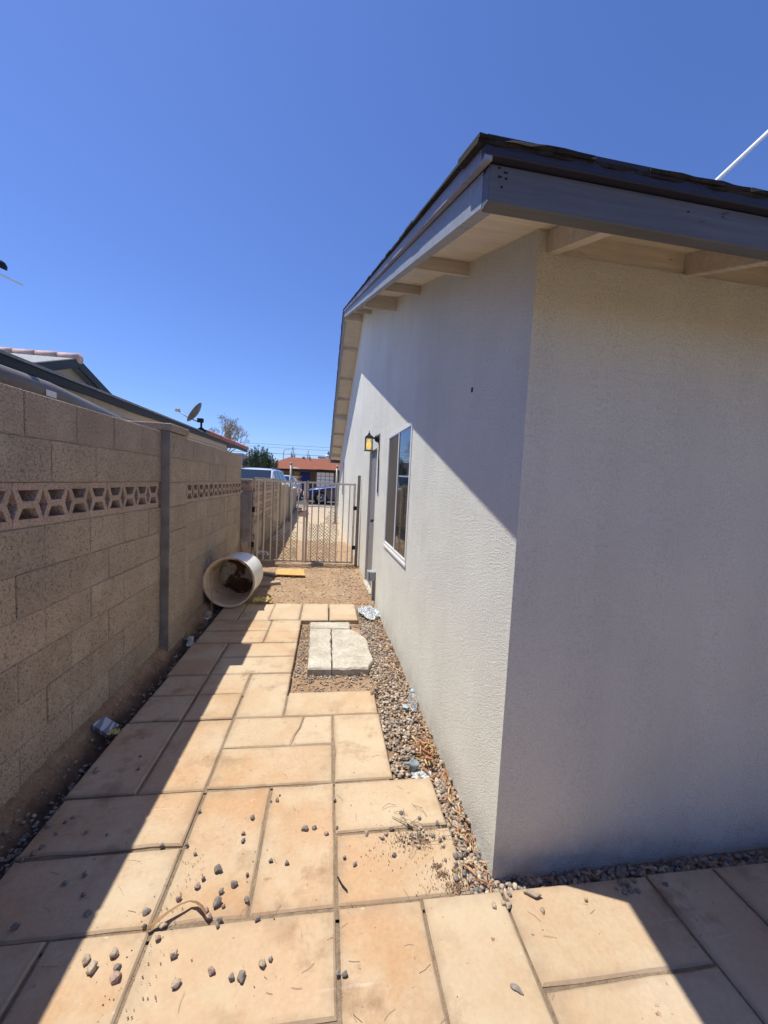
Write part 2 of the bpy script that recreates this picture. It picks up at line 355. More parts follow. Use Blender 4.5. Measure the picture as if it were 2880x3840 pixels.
# ------------------------------------------------------------------ GROUND
HX, HY, HR = 0.711, 1.373, 0.02             # grey house corner and its yaw
def hw(lx, ly, z=0.0): c, s_ = math.cos(HR), math.sin(HR); return Vector((HX+lx*c-ly*s_, HY+lx*s_+ly*c, z))
def base_z(y):
    pts = [(-60, -.045), (4.7, -.045), (5.0, -.01), (8, .04), (13, .12), (18.5, .26), (20, .30), (2000, .30)]
    for (a, za), (b, zb) in zip(pts, pts[1:]):
        if y <= b: return za+(zb-za)*(y-a)/(b-a)
    return .3
def gz(x, y):
    z = base_z(y)
    if x > .66 and 1.26 < y < 1.6: z -= .03
    if x < -1.13 and x > -1.45 and y < 5.0:
        t = max(0, min(1, (-1.13-x)/.2)); z = -.105+(.13+.03*min(1, max(0, (y-1)/3)))*t**1.3
    if -1.6 < x < 1.2 and .5 < y < 9:
        z += .010*(mnoise.noise(Vector((x*5, y*5, 1)))+.6*mnoise.noise(Vector((x*17, y*17, 3))))+.004*mnoise.noise(Vector((x*50, y*50, 5)))
        if y > 4.7: z += .016*mnoise.noise(Vector((x*3, y*3, 7)))
    return z
def grid(name, xs, ys, f, mat, parent=None):
    nx, ny = len(xs), len(ys); v = [(x, y, f(x, y)) for y in ys for x in xs]
    fc = [(j*nx+i, j*nx+i+1, (j+1)*nx+i+1, (j+1)*nx+i) for j in range(ny-1) for i in range(nx-1)]
    return obj(name, v, fc, mat, parent, True)
def rng(a, b, s): n = max(1, round((b-a)/s)); return [a+(b-a)*i/n for i in range(n+1)]
xs = [-1500, -300, -60, -20, -8, -4, -2.2]+rng(-1.7, .8, .025)+[1.2, 2, 3, 4, 8, 20, 60, 300, 1500]
ys = [-60, -10, -3, -1]+rng(0, 8, .03)+rng(8.5, 21, .5)+[30, 60, 200, 600, 2500]
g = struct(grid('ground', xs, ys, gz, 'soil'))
struct(MB().box(-12, 14, 18.4, 18.9, .0, .312).build('sidewalk', 'conc'))
struct(grid('street', [-300, 300], [18.95, 28], lambda x, y: .306, 'asphalt'))
def wz(x, y): return base_z(y)+.012+.006*mnoise.noise(Vector((x*2, y*2, 9)))-.05*max(0, min(1, (9.6-y-1.2*mnoise.noise(Vector((x*2.2, y*1.5, 4)))-.3*mnoise.noise(Vector((x*9, y*9, 4))))/1.2))
wk = struct(grid('walkway', rng(-1.25, .55, .06), rng(7.7, 18.38, .06), wz, 'walk'))
struct(grid('yard', [-40, -10, 0, 10, 60], [28.4, 35, 60, 90], lambda x, y: .33, 'desert'))
struct(MB().box(-60, 60, 28.0, 28.4, .2, .44).build('kerb', 'conc'))

# unseen floor added behind the camera to bounce warm light
struct(grid('bounce_floor', rng(-1.3, 9, 1), rng(-6, -1.95, 1), lambda x, y: -.004, 'bounce_floor'))
struct(grid('bounce_floor_edge', rng(3.55, 9, 1), rng(-1.93, 1.2, 1), lambda x, y: -.004, 'bounce_floor'))
# ---- paving: bed + pavers (each a part)
GX = [-1.13+.305*i for i in range(16)]; GX[0] = -1.13
def gyv(j): return .99+.2925*j if j <= 4 else .99+.29*j
bed = struct(grid('paving', rng(-1.10, 3.4, .15), rng(-1.6, 1.24, .15), lambda x, y: -.010, 'joint'))
bed2 = grid('joint_sand', rng(-1.10, .56, .1), rng(1.25, 1.85, .1), lambda x, y: -.009, 'joint', bed)
bed3 = grid('joint_sand', rng(-1.10, .37, .1), rng(1.86, 2.70, .1), lambda x, y: -.009, 'joint', bed)
bed4 = grid('joint_sand', rng(-1.10, -.235, .1), rng(2.71, 4.72, .1), lambda x, y: -.009, 'joint', bed)
def jz(x, y): return -.02+.004*mnoise.noise(Vector((x*20, y*20, 0)))
PV = [(0, 1, 5, 6), (1, 2, 5, 6), (0, 1, 6, 7), (1, 2, 6, 7), (2, 3, 5, 7), (0, 2, 2, 3), (0, 2, 1, 2), (0, 1, 3, 5), (1, 2, 3, 5),
      (2, 4, 3, 4), (4, 5, 3, 5), (3, 5, 5, 6), (2, 3, 1, 3), (3, 4, 1, 3), (4, 5.65, 2, 3), (4, 5.65, 1, 2),
      (0, 1, 7, 9), (1, 3, 7, 8), (1, 3, 8, 9), (0, 2, 9, 10), (0, 2, 10, 11), (2, 3, 9, 11), (0, .8, 11, 13), (.8, 1.87, 11, 13), (1.87, 2.92, 11, 13), (2.92, 3.95, 11, 13), (3.95, 5, 11, 13),
      (-1, 0, -1, 1), (0, 1, -1, 1), (1, 2, -1, 1), (2, 4, 0, 1), (2, 4, -1, 0), (4, 5, -1, 1), (5, 6, -1, 1), (6, 8, 0, 1), (6, 8, -1, 0), (8, 9, -1, 1), (9, 10, -1, 1),
      (10, 12, 0, 1), (10, 12, -1, 0), (12, 13, -1, 1), (13, 15, 0, 1), (13, 15, -1, 0),
      (-1, 1, -2, -1), (1, 2, -3, -1), (2, 3, -3, -1), (3, 5, -2, -1), (3, 5, -3, -2), (5, 6, -3, -1), (6, 7, -3, -1), (7, 9, -2, -1), (7, 9, -3, -2), (9, 10, -3, -1), (10, 12, -2, -1), (12, 14, -2, -1), (10, 14, -3, -2)]
def gx(i): return -1.13+.305*i
rp = random.Random(3)
def paver_poly(poly, name='paver'):
    """poly = 2D corners ccw; one slab with worn arrised edges and a slight tilt"""
    n0 = len(poly); pts = []
    for k in range(n0):
        a = Vector(poly[k]); b = Vector(poly[(k+1) % n0]); m = max(1, int((b-a).length/.11))
        nn = Vector((b.y-a.y, a.x-b.x)).normalized()
        for q in range(m): pts.append(a+(b-a)*q/m-nn*(rp.uniform(0, .0022)+(rp.uniform(.003, .009) if rp.random() < .07 else 0) if q else rp.uniform(0, .005)))
    cx = sum(p.x for p in pts)/len(pts); cy = sum(p.y for p in pts)/len(pts); c = Vector((cx, cy)); n = len(pts)
    tx, ty, dz = rp.uniform(-.009, .009), rp.uniform(-.009, .009), rp.uniform(-.0035, .0035)
    def ins(p, d): v = p-c; return p-Vector((math.copysign(min(abs(v.x), d), v.x), math.copysign(min(abs(v.y), d), v.y)))
    def Z(p): return dz+tx*(p.x-cx)+ty*(p.y-cy)
    V = [(p.x, p.y, -.06) for p in pts]+[(p.x, p.y, Z(p)-.005-rp.uniform(0, .002)) for p in pts]
    V += [(*ins(p, .006+rp.uniform(0, .002)), Z(p)) for p in pts]
    F = [(i, (i+1) % n, (i+1) % n+n, i+n) for i in range(n)]+[(i+n, (i+1) % n+n, (i+1) % n+2*n, i+2*n) for i in range(n)]+[tuple(range(2*n, 3*n))]
    return obj(name, V, F, 'paver', bed)
J = .0038
for a, b, c, d in PV:
    x0, x1, y0, y1 = gx(a)+J, gx(b)-J, gyv(c)+J, gyv(d)-J
    x0 += rp.uniform(-.002, .003); x1 += rp.uniform(-.003, .002); y0 += rp.uniform(-.002, .002)
    if a == 0 and c >= 3: x0 += rp.uniform(-.012, .012)
    if b <= 2 and b == 1 and 1 <= c <= 8: x1 -= .005
    paver_poly([(x0, y0), (x1, y0), (x1, y1), (x0, y1)])
# the cracked paver: two pieces
x0, x1, y0, y1 = gx(2)+J, gx(4)-J, gyv(4)+J, gyv(5)-J
cr = [(-.148, y0), (-.135, y0+.09), (-.105, y0+.16), (-.09, y1)]
paver_poly([(x0, y0), (cr[0][0]-.002, cr[0][1]), (cr[1][0]-.002, cr[1][1]), (cr[2][0]-.002, cr[2][1]), (cr[3][0]-.002, y1), (x0, y1)])
paver_poly([(cr[0][0]+.002, y0), (x1, y0), (x1, y1), (cr[3][0]+.002, y1), (cr[2][0]+.002, cr[2][1]), (cr[1][0]+.002, cr[1][1])])
# pale broken concrete slabs
def slab(poly, zt, label, seed):
    r = random.Random(seed); n0 = len(poly); pts = []
    for k in range(n0):
        a = Vector(poly[k]); b = Vector(poly[(k+1) % n0]); m = max(1, int((b-a).length/.04)); nn = Vector((b.y-a.y, a.x-b.x)).normalized()
        for q in range(m): pts.append(a+(b-a)*q/m-nn*r.uniform(-.004, .006))
    n = len(pts); c = sum(pts, Vector((0, 0)))/n
    V = [(p.x, p.y, zt-.09) for p in pts]+[(p.x, p.y, zt-.008-r.uniform(0, .008)) for p in pts]+[(*(p+(c-p).normalized()*r.uniform(.008, .016)), zt-r.uniform(0, .002)) for p in pts]
    F = [(i, (i+1) % n, (i+1) % n+n, i+n) for i in range(n)]+[(i+n, (i+1) % n+n, (i+1) % n+2*n, i+2*n) for i in range(n)]+[tuple(range(2*n, 3*n))]
    return tag(obj('concrete_slab', V, F, 'slab'), label, 'slab', 'pale concrete slabs beside the paving')
slab([(-.10, 3.04), (.089, 3.03), (.091, 3.88), (-.115, 3.9)], .022, 'narrow pale concrete slab on the left, next to the dug-out edge of the pavers', 1)
slab([(.096, 3.03), (.38, 3.03), (.44, 3.18), (.425, 3.62), (.36, 3.78), (.28, 3.87), (.096, 3.87)], .02, 'largest pale concrete slab with a broken rounded corner towards the pebbles', 2)
slab([(-.12, 3.915), (.285, 3.885), (.29, 4.08), (-.125, 4.08)], .018, 'pale concrete strip laid crosswise behind the two larger pale slabs', 4)

# ------------------------------------------------------------------ LEFT BLOCK WALL
W = -1.34; WB = -1.50
wall = thing('block_wall', (W, 2, 0), 'tan concrete block wall with a row of openwork screen blocks along the left side of the paved alley', 'wall')
def wl(x): return x-W
CZ = [-.18, .02, .22, .42, .62, .82, 1.02, 1.225, 1.43, 1.636, 1.842]
YS0, YE = -1.6, 6.43; P0, P1 = 3.44, 3.83; BL = .372
def wobj(mb, name, mat): o = mb.build(name, mat, wall); return o
# mortar core: full thickness minus 4 mm, without the screen course
core = MB()
for a, b in ((YS0, P0+.01), (P1-.01, YE-.003)):
    core.box(.004, WB-W-.004+0, a-2, b-2, -.3, 1.222) if False else core.box(WB-W+.004, -.0055, a-2, b-2, -.3, 1.2275)
    core.box(WB-W+.004, -.006, a-2, b-2, 1.4275, 1.836)
wobj(core, 'mortar_joints', 'mortar')
rb = random.Random(11); protos = {}
def blockmesh(L, H, kind):
    key = (round(L, 3), round(H, 3), kind)
    if key not in protos:
        d = (W-WB); mb = MB().cbox(-d, 0, 0, L, 0, H, .0035); protos[key] = mb.build('block', 'block' if kind == 0 else 'blocktop', wall)
        return protos[key], True
    return protos[key], False
def put_block(y0, y1, k, kind):
    g_ = .0026 if kind == 0 else .0042
    L = y1-y0-2*g_; H = CZ[k+1]-CZ[k]-2*g_
    if L < .04: return
    o, new = blockmesh(L, H, kind)
    if not new: o = dup(o, wall)
    o.location = (rb.uniform(-.001, .0025), y0+g_-2, CZ[k]+g_); o.rotation_euler = (0, 0, rb.uniform(-.003, .003)); return o
offs = {0: 2.096, 1: 1.914, 2: 2.096, 3: 1.914, 4: 2.096, 5: 1.914, 6: 2.096, 8: 2.151, 9: 1.98}
for k, o0 in offs.items():
    y = o0-BL*12
    while y < YE:
        a, b = y, y+BL; y = b
        for lo, hi in ((YS0, P0), (P1, YE)):
            a1, b1 = max(a, lo), min(b, hi)
            if b1-a1 > .05: put_block(a1, b1, k, 1 if k >= 9 else 0)
# openwork screen blocks (one unit of the X pattern each)
def extrude_polys(polys, x0, x1):
    """polys: 2D (y,z) polygons sharing exact corner coordinates; extruded solid with holes left open"""
    idx = {}; v = []
    def I(p):
        k = (round(p[0], 5), round(p[1], 5))
        if k not in idx: idx[k] = len(v); v.append(k)
        return idx[k]
    P = [[I(p) for p in q] for q in polys]; cnt = {}
    for q in P:
        for i in range(len(q)): a, b = q[i], q[(i+1) % len(q)]; cnt[frozenset((a, b))] = cnt.get(frozenset((a, b)), 0)+1
    n = len(v); V = [(x1, a, b) for a, b in v]+[(x0, a, b) for a, b in v]; F = [tuple(q) for q in P]+[tuple(i+n for i in q[::-1]) for q in P]
    for q in P:
        for i in range(len(q)):
            a, b = q[i], q[(i+1) % len(q)]
            if cnt[frozenset((a, b))] == 1: F.append((b, a, a+n, b+n))
    return V, F
def screen_mesh(p, h, t=.023):
    """unit pitch p, height h: top and bottom bar, two bent webs, middle cross bar"""
    b = .033; zt, zb, zm = h-b, b, h/2; m = .016; ca = .038
    A = []
    # left web outer side is the rhombus side: (0,zt)->(ca,zm)->(0,zb); inner: (t..)
    Lo = [(0, zt), (ca-.01, zm), (0, zb)]; Li = [(t+.006, zt), (ca+t-.006, zm+m), (ca+t-.006, zm-m), (t+.006, zb)]
    Ro = [(p-y, z) for y, z in Lo]; Ri = [(p-y, z) for y, z in Li]
    A.append([(0, h), (0, zt), Li[0], Ri[0], (p, zt), (p, h)])
    A.append([(0, zb), (0, 0), (p, 0), (p, zb), Ri[3], Li[3]])
    A.append([Lo[0], Lo[1], Li[1], Li[0]]); A.append([Lo[1], Li[2], Li[1]]); A.append([Lo[1], Lo[2], Li[3], Li[2]])
    A.append([Ro[0], Ri[0], Ri[1], Ro[1]]); A.append([Ro[1], Ri[1], Ri[2]]); A.append([Ro[1], Ri[2], Ri[3], Ro[2]])
    A.append([Li[1], Li[2], Ri[2], Ri[1]])
    return A
def screen_proto(p, h, parent, x0, x1):
    V, F = extrude_polys(screen_mesh(p, h), x0, x1); o = obj('screen_block', V, F, 'screenblock', parent)
    bm = bmesh.new(); bm.from_mesh(o.data); bmesh.ops.recalc_face_normals(bm, faces=bm.faces[:]); bm.to_mesh(o.data); bm.free(); return o
SP = .1857; sp = screen_proto(SP-.0015, .198, wall, WB-W+.01, .0005); first = True
for lo, hi in ((YS0, P0-.03), (P1, YE)):
    y = 1.902+SP*((lo-1.902)//SP) if lo < P1 else P1+.002
    while y+SP*.6 < hi:
        if y > lo-.1:
            o = sp if first else dup(sp, wall); first = False
            o.location = (rb.uniform(-.001, .001), y-2, 1.2285)
        y += SP
# pilaster: stacked corner blocks and cap
for k in range(len(CZ)-1):
    o = MB().cbox(-.34, .067, P0-2+.001, P1-2-.001, CZ[k]+.003, CZ[k+1]-.003, .006).build('pilaster_block', 'block', wall)
    o.location.x = rb.uniform(-.003, .003)
MB().cbox(-.33, .058, P0-2+.008, P1-2-.008, -.3, 1.84, .004).build('pilaster_core', 'mortar', wall)
MB().cbox(-.35, .078, P0-2-.012, P1-2+.014, 1.845, 1.905, .006).build('pilaster_cap', 'blocktop', wall)
# thin dark strip covering the near side face of the pilaster
MB().box(.001, .0645, P0-2-.0035, P0-2+.004, 0, 1.84).build('pilaster_side_strip', 'cement', wall)

MB().box(-.16, 9, -8.2, -8.04, -.3, 1.84).build('added_rear_wall', 'block', wall)  # unseen wall added behind the camera to block low sky light
MB().box(-.16, -.004, -8.04, -3.62, -.3, 1.84).build('added_side_wall', 'block', wall)  # unseen extension added along with the rear wall to shape the light
# stub pillar at gate + screen piece
st = thing('gate_pillar', (-1.33, 6.9, 0), 'low grey cement pillar carrying the left hinges of the gate, beyond the end of the block wall', 'pillar')
MB().cbox(-.13, .09, -.1, .12, -.1, 1.26, .012).build('shaft', 'cement', st)
o = screen_proto(.2, .2, st, -.07, .07); o.rotation_euler = (0, 0, -math.pi/2); o.location = (-.12, 0, 1.262)

# ------------------------------------------------------------------ GREY HOUSE
H = thing('grey_stucco_house', (HX, HY, 0), 'grey stucco house with slate fascia boards, cream rafters and dark shingles on the right', 'house', HR)
DEP, WID = 13.3, 8.0; RIDGE = 6.6; SL = .36; Z0 = 2.43
def zs(y): return Z0+SL*(y if y < RIDGE else 2*RIDGE-y)       # underside of the roof deck
def wall_side():
    ycuts = sorted([0, 1.80, 2.89, 3.78, 4.53, RIDGE, 10.55, 11.2, DEP]); hole = [(1.80, 2.89, .84, 2.02), (3.78, 4.53, -.2, 1.965), (10.55, 11.2, 1.05, 2.16)]
    V = []; F = []
    def quad(y0, y1, za0, za1, zb0, zb1):
        k = len(V); V.extend([(0, y0, za0), (0, y1, zb0), (0, y1, zb1), (0, y0, za1)]); F.append((k, k+3, k+2, k+1))
    for a, b in zip(ycuts, ycuts[1:]):
        hs_ = [h for h in hole if h[0] <= a+1e-6 and h[1] >= b-1e-6]
        if hs_:
            _, _, z0, z1 = hs_[0]
            if z0 > 0: quad(a, b, -.4, z0, -.4, z0)
            quad(a, b, z1, zs(a)+.0, z1, zs(b)+.0)
        else: quad(a, b, -.4, zs(a), -.4, zs(b))
    D = .09
    for y0, y1, z0, z1 in hole:
        k = len(V); V.extend([(0, y0, z0), (0, y1, z0), (0, y1, z1), (0, y0, z1), (D, y0, z0), (D, y1, z0), (D, y1, z1), (D, y0, z1)])
        for i in range(4): j = (i+1) % 4; F.append((k+i, k+j, k+j+4, k+i+4))
    # front, far and back walls
    ztf = 2.352
    k = len(V); V.extend([(0, 0, -.4), (WID, 0, -.4), (WID, 0, ztf), (.035, 0, ztf), (.035, 0, Z0), (0, 0, Z0)]); F.append((k, k+1, k+2, k+3, k+4, k+5))
    k = len(V); V.extend([(.035, 0, ztf), (WID, 0, ztf), (WID, .1, ztf), (.035, .1, ztf)]); F.append((k, k+1, k+2, k+3))
    k = len(V); V.extend([(0, DEP, -.4), (0, DEP, zs(DEP)), (WID, DEP, zs(DEP)), (WID, DEP, -.4)]); F.append((k, k+1, k+2, k+3))
    k = len(V); V.extend([(WID, 0, -.4), (WID, DEP, -.4), (WID, DEP, zs(DEP)), (WID, RIDGE, zs(RIDGE)), (WID, 0, Z0)]); F.append((k, k+1, k+2, k+3, k+4))
    return obj('wall', V, F, 'stucco', H)
wall_side()
# thin chamfer bead on corner
OV, OF = .384, .42; XE = WID+OV
def slope_box(name, x0, x1, y0, y1, t0, t1, mat, parent=H, side=None):
    """board following the roof slope: underside at deck+t0, top at deck+t1"""
    mb = MB(); cuts = [y0]+([RIDGE] if y0 < RIDGE < y1 else [])+[y1]
    for a, b in zip(cuts, cuts[1:]):
        V = [(x, y, zs(y)+t) for t in (t0, t1) for x, y in ((x0, a), (x1, a), (x1, b), (x0, b))]
        mb.add(V, [(3, 2, 1, 0), (4, 5, 6, 7), (0, 1, 5, 4), (1, 2, 6, 5), (2, 3, 7, 6), (3, 0, 4, 7)])
    return mb.build(name, mat, parent)
YF = 2*RIDGE+OF
slope_box('roof', -OV+.03, XE-.03, -OF+.045, YF-.045, 0, .02, 'soffit')
slope_box('roof_deck', -OV+.012, XE-.012, -OF+.02, YF-.02, .022, .028, 'shingle')
# soffit panels between the lookouts (outlined by a shadow gap)
LK = [(.70, .07, .04), (1.79, .07, .04), (2.84, .14, .06), (4.02, .07, .04), (5.17, .07, .04), (RIDGE-.03, .15, .06), (7.55, .07, .04), (8.62, .07, .04), (9.5, .07, .04), (10.36, .14, .08), (11.48, .07, .04), (12.4, .07, .04), (13.05, .12, .06)]
for y, h, t in LK:
    mb = MB(); V = [(x, yy, zs(yy)-(h if q == 0 else .001)) for q in (0, 1) for x, yy in ((-OV+.045, y), (.0, y), (.0, y+t), (-OV+.045, y+t))]
    mb.add(V, [(3, 2, 1, 0), (4, 5, 6, 7), (0, 1, 5, 4), (1, 2, 6, 5), (2, 3, 7, 6), (3, 0, 4, 7)]); mb.build('lookout', 'rafter', H)
# front rafters with frieze blocks
rx = [.035, .62, 1.21, 1.80, 2.39, 2.98, 3.57, 4.16, 4.75, 5.34, 5.93, 6.52, 7.11, 7.7]
for i, x in enumerate(rx):
    mb = MB(); V = [(xx, yy, z) for xx in (x, x+.042) for yy, z in ((-OF+.045, zs(-OF+.045)-.075), (.08, zs(.08)-.082), (.08, zs(.08)-.001), (-OF+.045, zs(-OF+.045)-.001))]
    mb.add(V, [(0, 1, 2, 3), (7, 6, 5, 4), (0, 4, 5, 1), (1, 5, 6, 2), (2, 6, 7, 3), (3, 7, 4, 0)]); mb.build('rafter', 'rafter', H)
    if i < len(rx)-1: MB().box(x+.044, rx[i+1]-.002, .012, .04, 2.354, zs(.02)-.0005).build('frieze_block', 'soffit', H)
MB().box(2.3, XE, -4.2, -OF-.03, 2.40, 2.46).build('added_sky_cover', 'soffit', H)  # unseen cover added outside the view to shut out sky light
for px in (2.45, 5.0, XE-.15): MB().cbox(px-.045, px+.045, -4.1, -4.01, -.02, 2.398, .004).build('added_cover_post', 'fascia', H)  # posts of the added cover
# fascia: big board + narrow upper trim, front and rake
zf0 = zs(-OF+.045)-.110
MB().cbox(-OV+.02, XE-.02, -OF+.003, -OF+.043, zf0, zf0+.088, .003).build('fascia_board', 'fascia', H)
MB().cbox(-OV, XE, -OF-.016, -OF+.012, zf0+.0905, zf0+.136, .002).build('upper_trim_board', 'fascia2', H)
MB().cbox(-OV+.02, XE-.02, YF-.043, YF-.003, zf0, zf0+.088, .003).build('fascia_board', 'fascia', H)
MB().cbox(-OV, XE, YF-.012, YF+.016, zf0+.0905, zf0+.136, .002).build('upper_trim_board', 'fascia2', H)
for xa, xb, xc, xd in ((-OV+.02, -OV+.058, -OV, -OV+.018), (XE-.058, XE-.02, XE-.018, XE)):
    slope_box('rake_board', xa, xb, -OF+.044, YF-.044, -.098, -.012, 'rake_sunlit')
    slope_box('upper_rake_trim', xc, xd, -OF-.014, YF+.014, -.010, .030, 'raketrim_sunlit')
# black nail holes / split wood at the corner
for k, (dx, dz) in enumerate([(.02, .078), (.036, .070), (.022, .058), (.04, .056), (.03, .036), (.55, .06), (.86, .04), (.9, .037)]):
    MB().box(-OV+.02+dx, -OV+.02+dx+rnd(.005, .012), -OF+.0015, -OF+.004, zf0+dz, zf0+dz+rnd(.003, .006)).build('nail_hole', 'darkgap', H)
# shingles: one course of tabs along the front eave and the rake edge
shp = []
for k in range(4):
    r = random.Random(k); n = 7; L = .298; top = []; V = []
    for i in range(n+1): x = L*i/n; V += [(x, -.022+r.uniform(-.006, .004), 0), (x, -.022+r.uniform(-.006, .004), .008+r.uniform(-.002, .004)), (x, .14, .008+.05*.14*0), (x, .14, 0)]
    F = [(i*4, (i+1)*4, (i+1)*4+1, i*4+1) for i in range(n)]+[(i*4+1, (i+1)*4+1, (i+1)*4+2, i*4+2) for i in range(n)]+[((i+1)*4, i*4, i*4+3, (i+1)*4+3) for i in range(n)]+[(0, 1, 2, 3), (n*4+3, n*4+2, n*4+1, n*4)]
    shp.append((V, F))
sl_ang = math.atan(SL)
base_sh = []
for V, F in shp:
    o = obj('shingle', V, F, 'shingle', H); base_sh.append(o)
used = [False]*4
def put_shingle(loc, rot):
    k = rb.randrange(4)
    if used[k]: o = dup(base_sh[k], H)
    else: o = base_sh[k]; used[k] = True
    o.location = loc; o.rotation_euler = rot; return o
for row in range(2):
    x = -OV-.02+(.0 if row == 0 else -.0)
    while x < XE-.2:
        put_shingle((x, -OF+.004-row*.004, zs(-OF)+.025+row*.008+rb.uniform(0, .0015)), (sl_ang+rb.uniform(-.01, .01), rb.uniform(-.004, .004), 0)); x += .302+(.15 if row and x < 0 else 0)
y = -OF+.16
while y < YF-.2:
    s_ = 1 if y < RIDGE-.1 else -1
    put_shingle((-OV-.014+rb.uniform(-.004, .003), y, zs(y)+.031+rb.uniform(0, .003)), (sl_ang*s_, 0, 0)); y += .145
# rough stucco ridge under eave (patch line)
mb = MB()
for i in range(26): x = .06+i*.11; mb.cbox(x, x+.07, -.006, .003, 2.345+rnd(-.008, .004), 2.356, .002)
MB().cbox(-.006, .001, .535, .55, 1.975, 2.0, .003).build('wall_stub', 'black', H)
# windows ------------------------------------------------------------
def window(y0, y1, z0, z1):
    f = MB(); t = .03
    f.box(-.008, .05, y0, y1, z0, z0+t).box(-.008, .05, y0, y1, z1-t, z1).box(-.008, .05, y0, y0+t, z0+t, z1-t).box(-.008, .05, y1-t, y1, z0+t, z1-t)
    ym = y0+(y1-y0)*.49
    f.box(-.005, .045, ym-.016, ym+.016, z0+t, z1-t)
    fr = f.build('window', 'white', H)
    MB().box(.001, .005, y0+t, ym-.016, z0+t, z1-t).build('pane', 'glass', fr)
    MB().box(.010, .014, ym+.016, y1-t, z0+t, z1-t).build('pane', 'glass', fr)
    MB().box(-.001, .001, ym+.026, y1-t-.008, z0+t+.008, z1-t-.008).build('insect_screen', 'screen', fr)
    e = MB(); e.box(-.003, .008, ym+.0165, ym+.027, z0+t, z1-t).box(-.003, .008, y1-t-.010, y1-t-.0005, z0+t, z1-t).box(-.0028, .008, ym+.027, y1-t-.010, z1-t-.010, z1-t-.0005).box(-.0028, .008, ym+.027, y1-t-.010, z0+t+.0005, z0+t+.010)
    e.build('screen_frame', 'whitepaint', fr)
    MB().cbox(-.012, .03, y0-.004, y1+.004, z0-.03, z0-.001, .003).build('sill', 'whitepaint', fr); return fr
window(1.80, 2.89, .84, 2.02); window(10.55, 11.2, 1.05, 2.16)
dr = MB().box(.035, .075, 3.79, 4.52, .0, 1.955).build('side_door', 'door', H)
MB().box(-.03, .085, 3.76, 4.55, -.1, .02).build('threshold', 'slab', H)
MB().lathe([(0, 0), (.012, 0), (.012, .04), (.028, .045), (.03, .06), (.02, .075), (0, .075)], 16, Matrix.Translation((.036, 3.85, 1.0)) @ Matrix.Rotation(-math.pi/2, 4, 'Y')).build('door_knob', 'wire', dr, True)
# wall lantern --------------------------------------------------------
p = hw(-.0, 3.62, 2.0); La = thing('wall_lantern', p, 'black glass-sided wall lantern with a glowing yellow bulb beside the window', 'lamp', HR)
MB().cbox(-.012, .0, -.055, .055, .0, .13, .003).build('mounting_box', 'greybox', La)
MB().lathe([(0, .05), (.03, .048), (.045, .03), (.05, 0), (0, 0)], 24, Matrix.Translation((-.012, 0, .065)) @ Matrix.Rotation(-math.pi/2, 4, 'Y')).build('back_plate', 'black', La, True)
MB().tube([(-.03, 0, .065), (-.08, .0, .07), (-.11, 0, .075), (-.125, 0, .085)], .012, 10).build('arm', 'black', La, True)
cx = -.135
MB().tube([(cx, 0, .16), (cx, 0, .13)], [.003, .006], 8).build('finial', 'black', La, True)
MB().lathe([(0, .135), (.012, .13), (.02, .115), (.035, .10), (.06, .085), (.072, .068), (.072, .064), (.0, .064)], 4, Matrix.Translation((cx, 0, .0)) @ Matrix.Rotation(math.pi/4, 4, 'Z')).build('roof_cap', 'black', La)
b_ = MB()
for sx in (-1, 1):
    for sy in (-1, 1): b_.box(cx+sx*.043-.004, cx+sx*.043+.004, sy*.043-.004, sy*.043+.004, -.09, .066)
b_.box(cx-.055, cx+.055, -.055, .055, -.098, -.088); b_.build('cage', 'black', La)
gl = MB()
for sx in (-1, 1): gl.box(cx+sx*.042-.0008, cx+sx*.042+.0008, -.038, .038, -.086, .062)
for sy in (-1, 1): gl.box(cx-.038, cx+.038, sy*.042-.0008, sy*.042+.0008, -.086, .062)
gl.build('glass_panel', 'lampglass', La)
MB().lathe([(0.001, -.075), (.018, -.07), (.03, -.045), (.032, -.02), (.024, .01), (.014, .03), (.013, .05), (.001, .05)], 20, Matrix.Translation((cx, 0, 0))).build('bulb', 'bulb', La, True)
MB().tube([(-.006, -.02, .0), (-.006, -.015, -.2), (-.006, -.035, -.45), (-.006, -.05, -.62)], .005, 6).build('cable', 'black', La)  # thin dark line down the wall below the box, built as a tube
# outlet box near the ground
p = hw(0, 3.40, .28); ob = thing('outlet_box', p, 'grey weatherproof outlet box low on the house wall beside the taupe door', 'electrical box', HR)
MB().cbox(-.075, .0, 0, .13, .0, .12, .008).build('housing', 'greybox', ob)
MB().cbox(-.10, -.076, .01, .125, -.005, .125, .01).build('cover', 'greybox', ob)
MB().box(-.035, -.0, .045, .07, -.26, -.001).build('conduit', 'greybox', ob)
# flood light on far eave
fl = thing('floodlight', hw(-.46, DEP+.32, 2.42), 'small white globe floodlight hanging at the far end of the grey house eave', 'lamp', HR)
MB().tube([(.06, 0, .1), (0, 0, .12), (0, 0, .03)], .02, 8).build('bracket', 'black', fl)
MB().lathe([(.001, -.09), (.06, -.07), (.085, -.01), (.07, .04), (.03, .06), (.001, .06)], 18).build('globe', 'whitepaint', fl, True)
# white conduit rod above the roof
pr = MB().tube([(2.42, 3.5, 3.36), (4.5, 3.5, 5.48)], .019, 32).build('leaning_pole', 'whitepaint', None, True)
tag(pr, 'white pole slanting up to the right above the dark roof edge', 'pole')

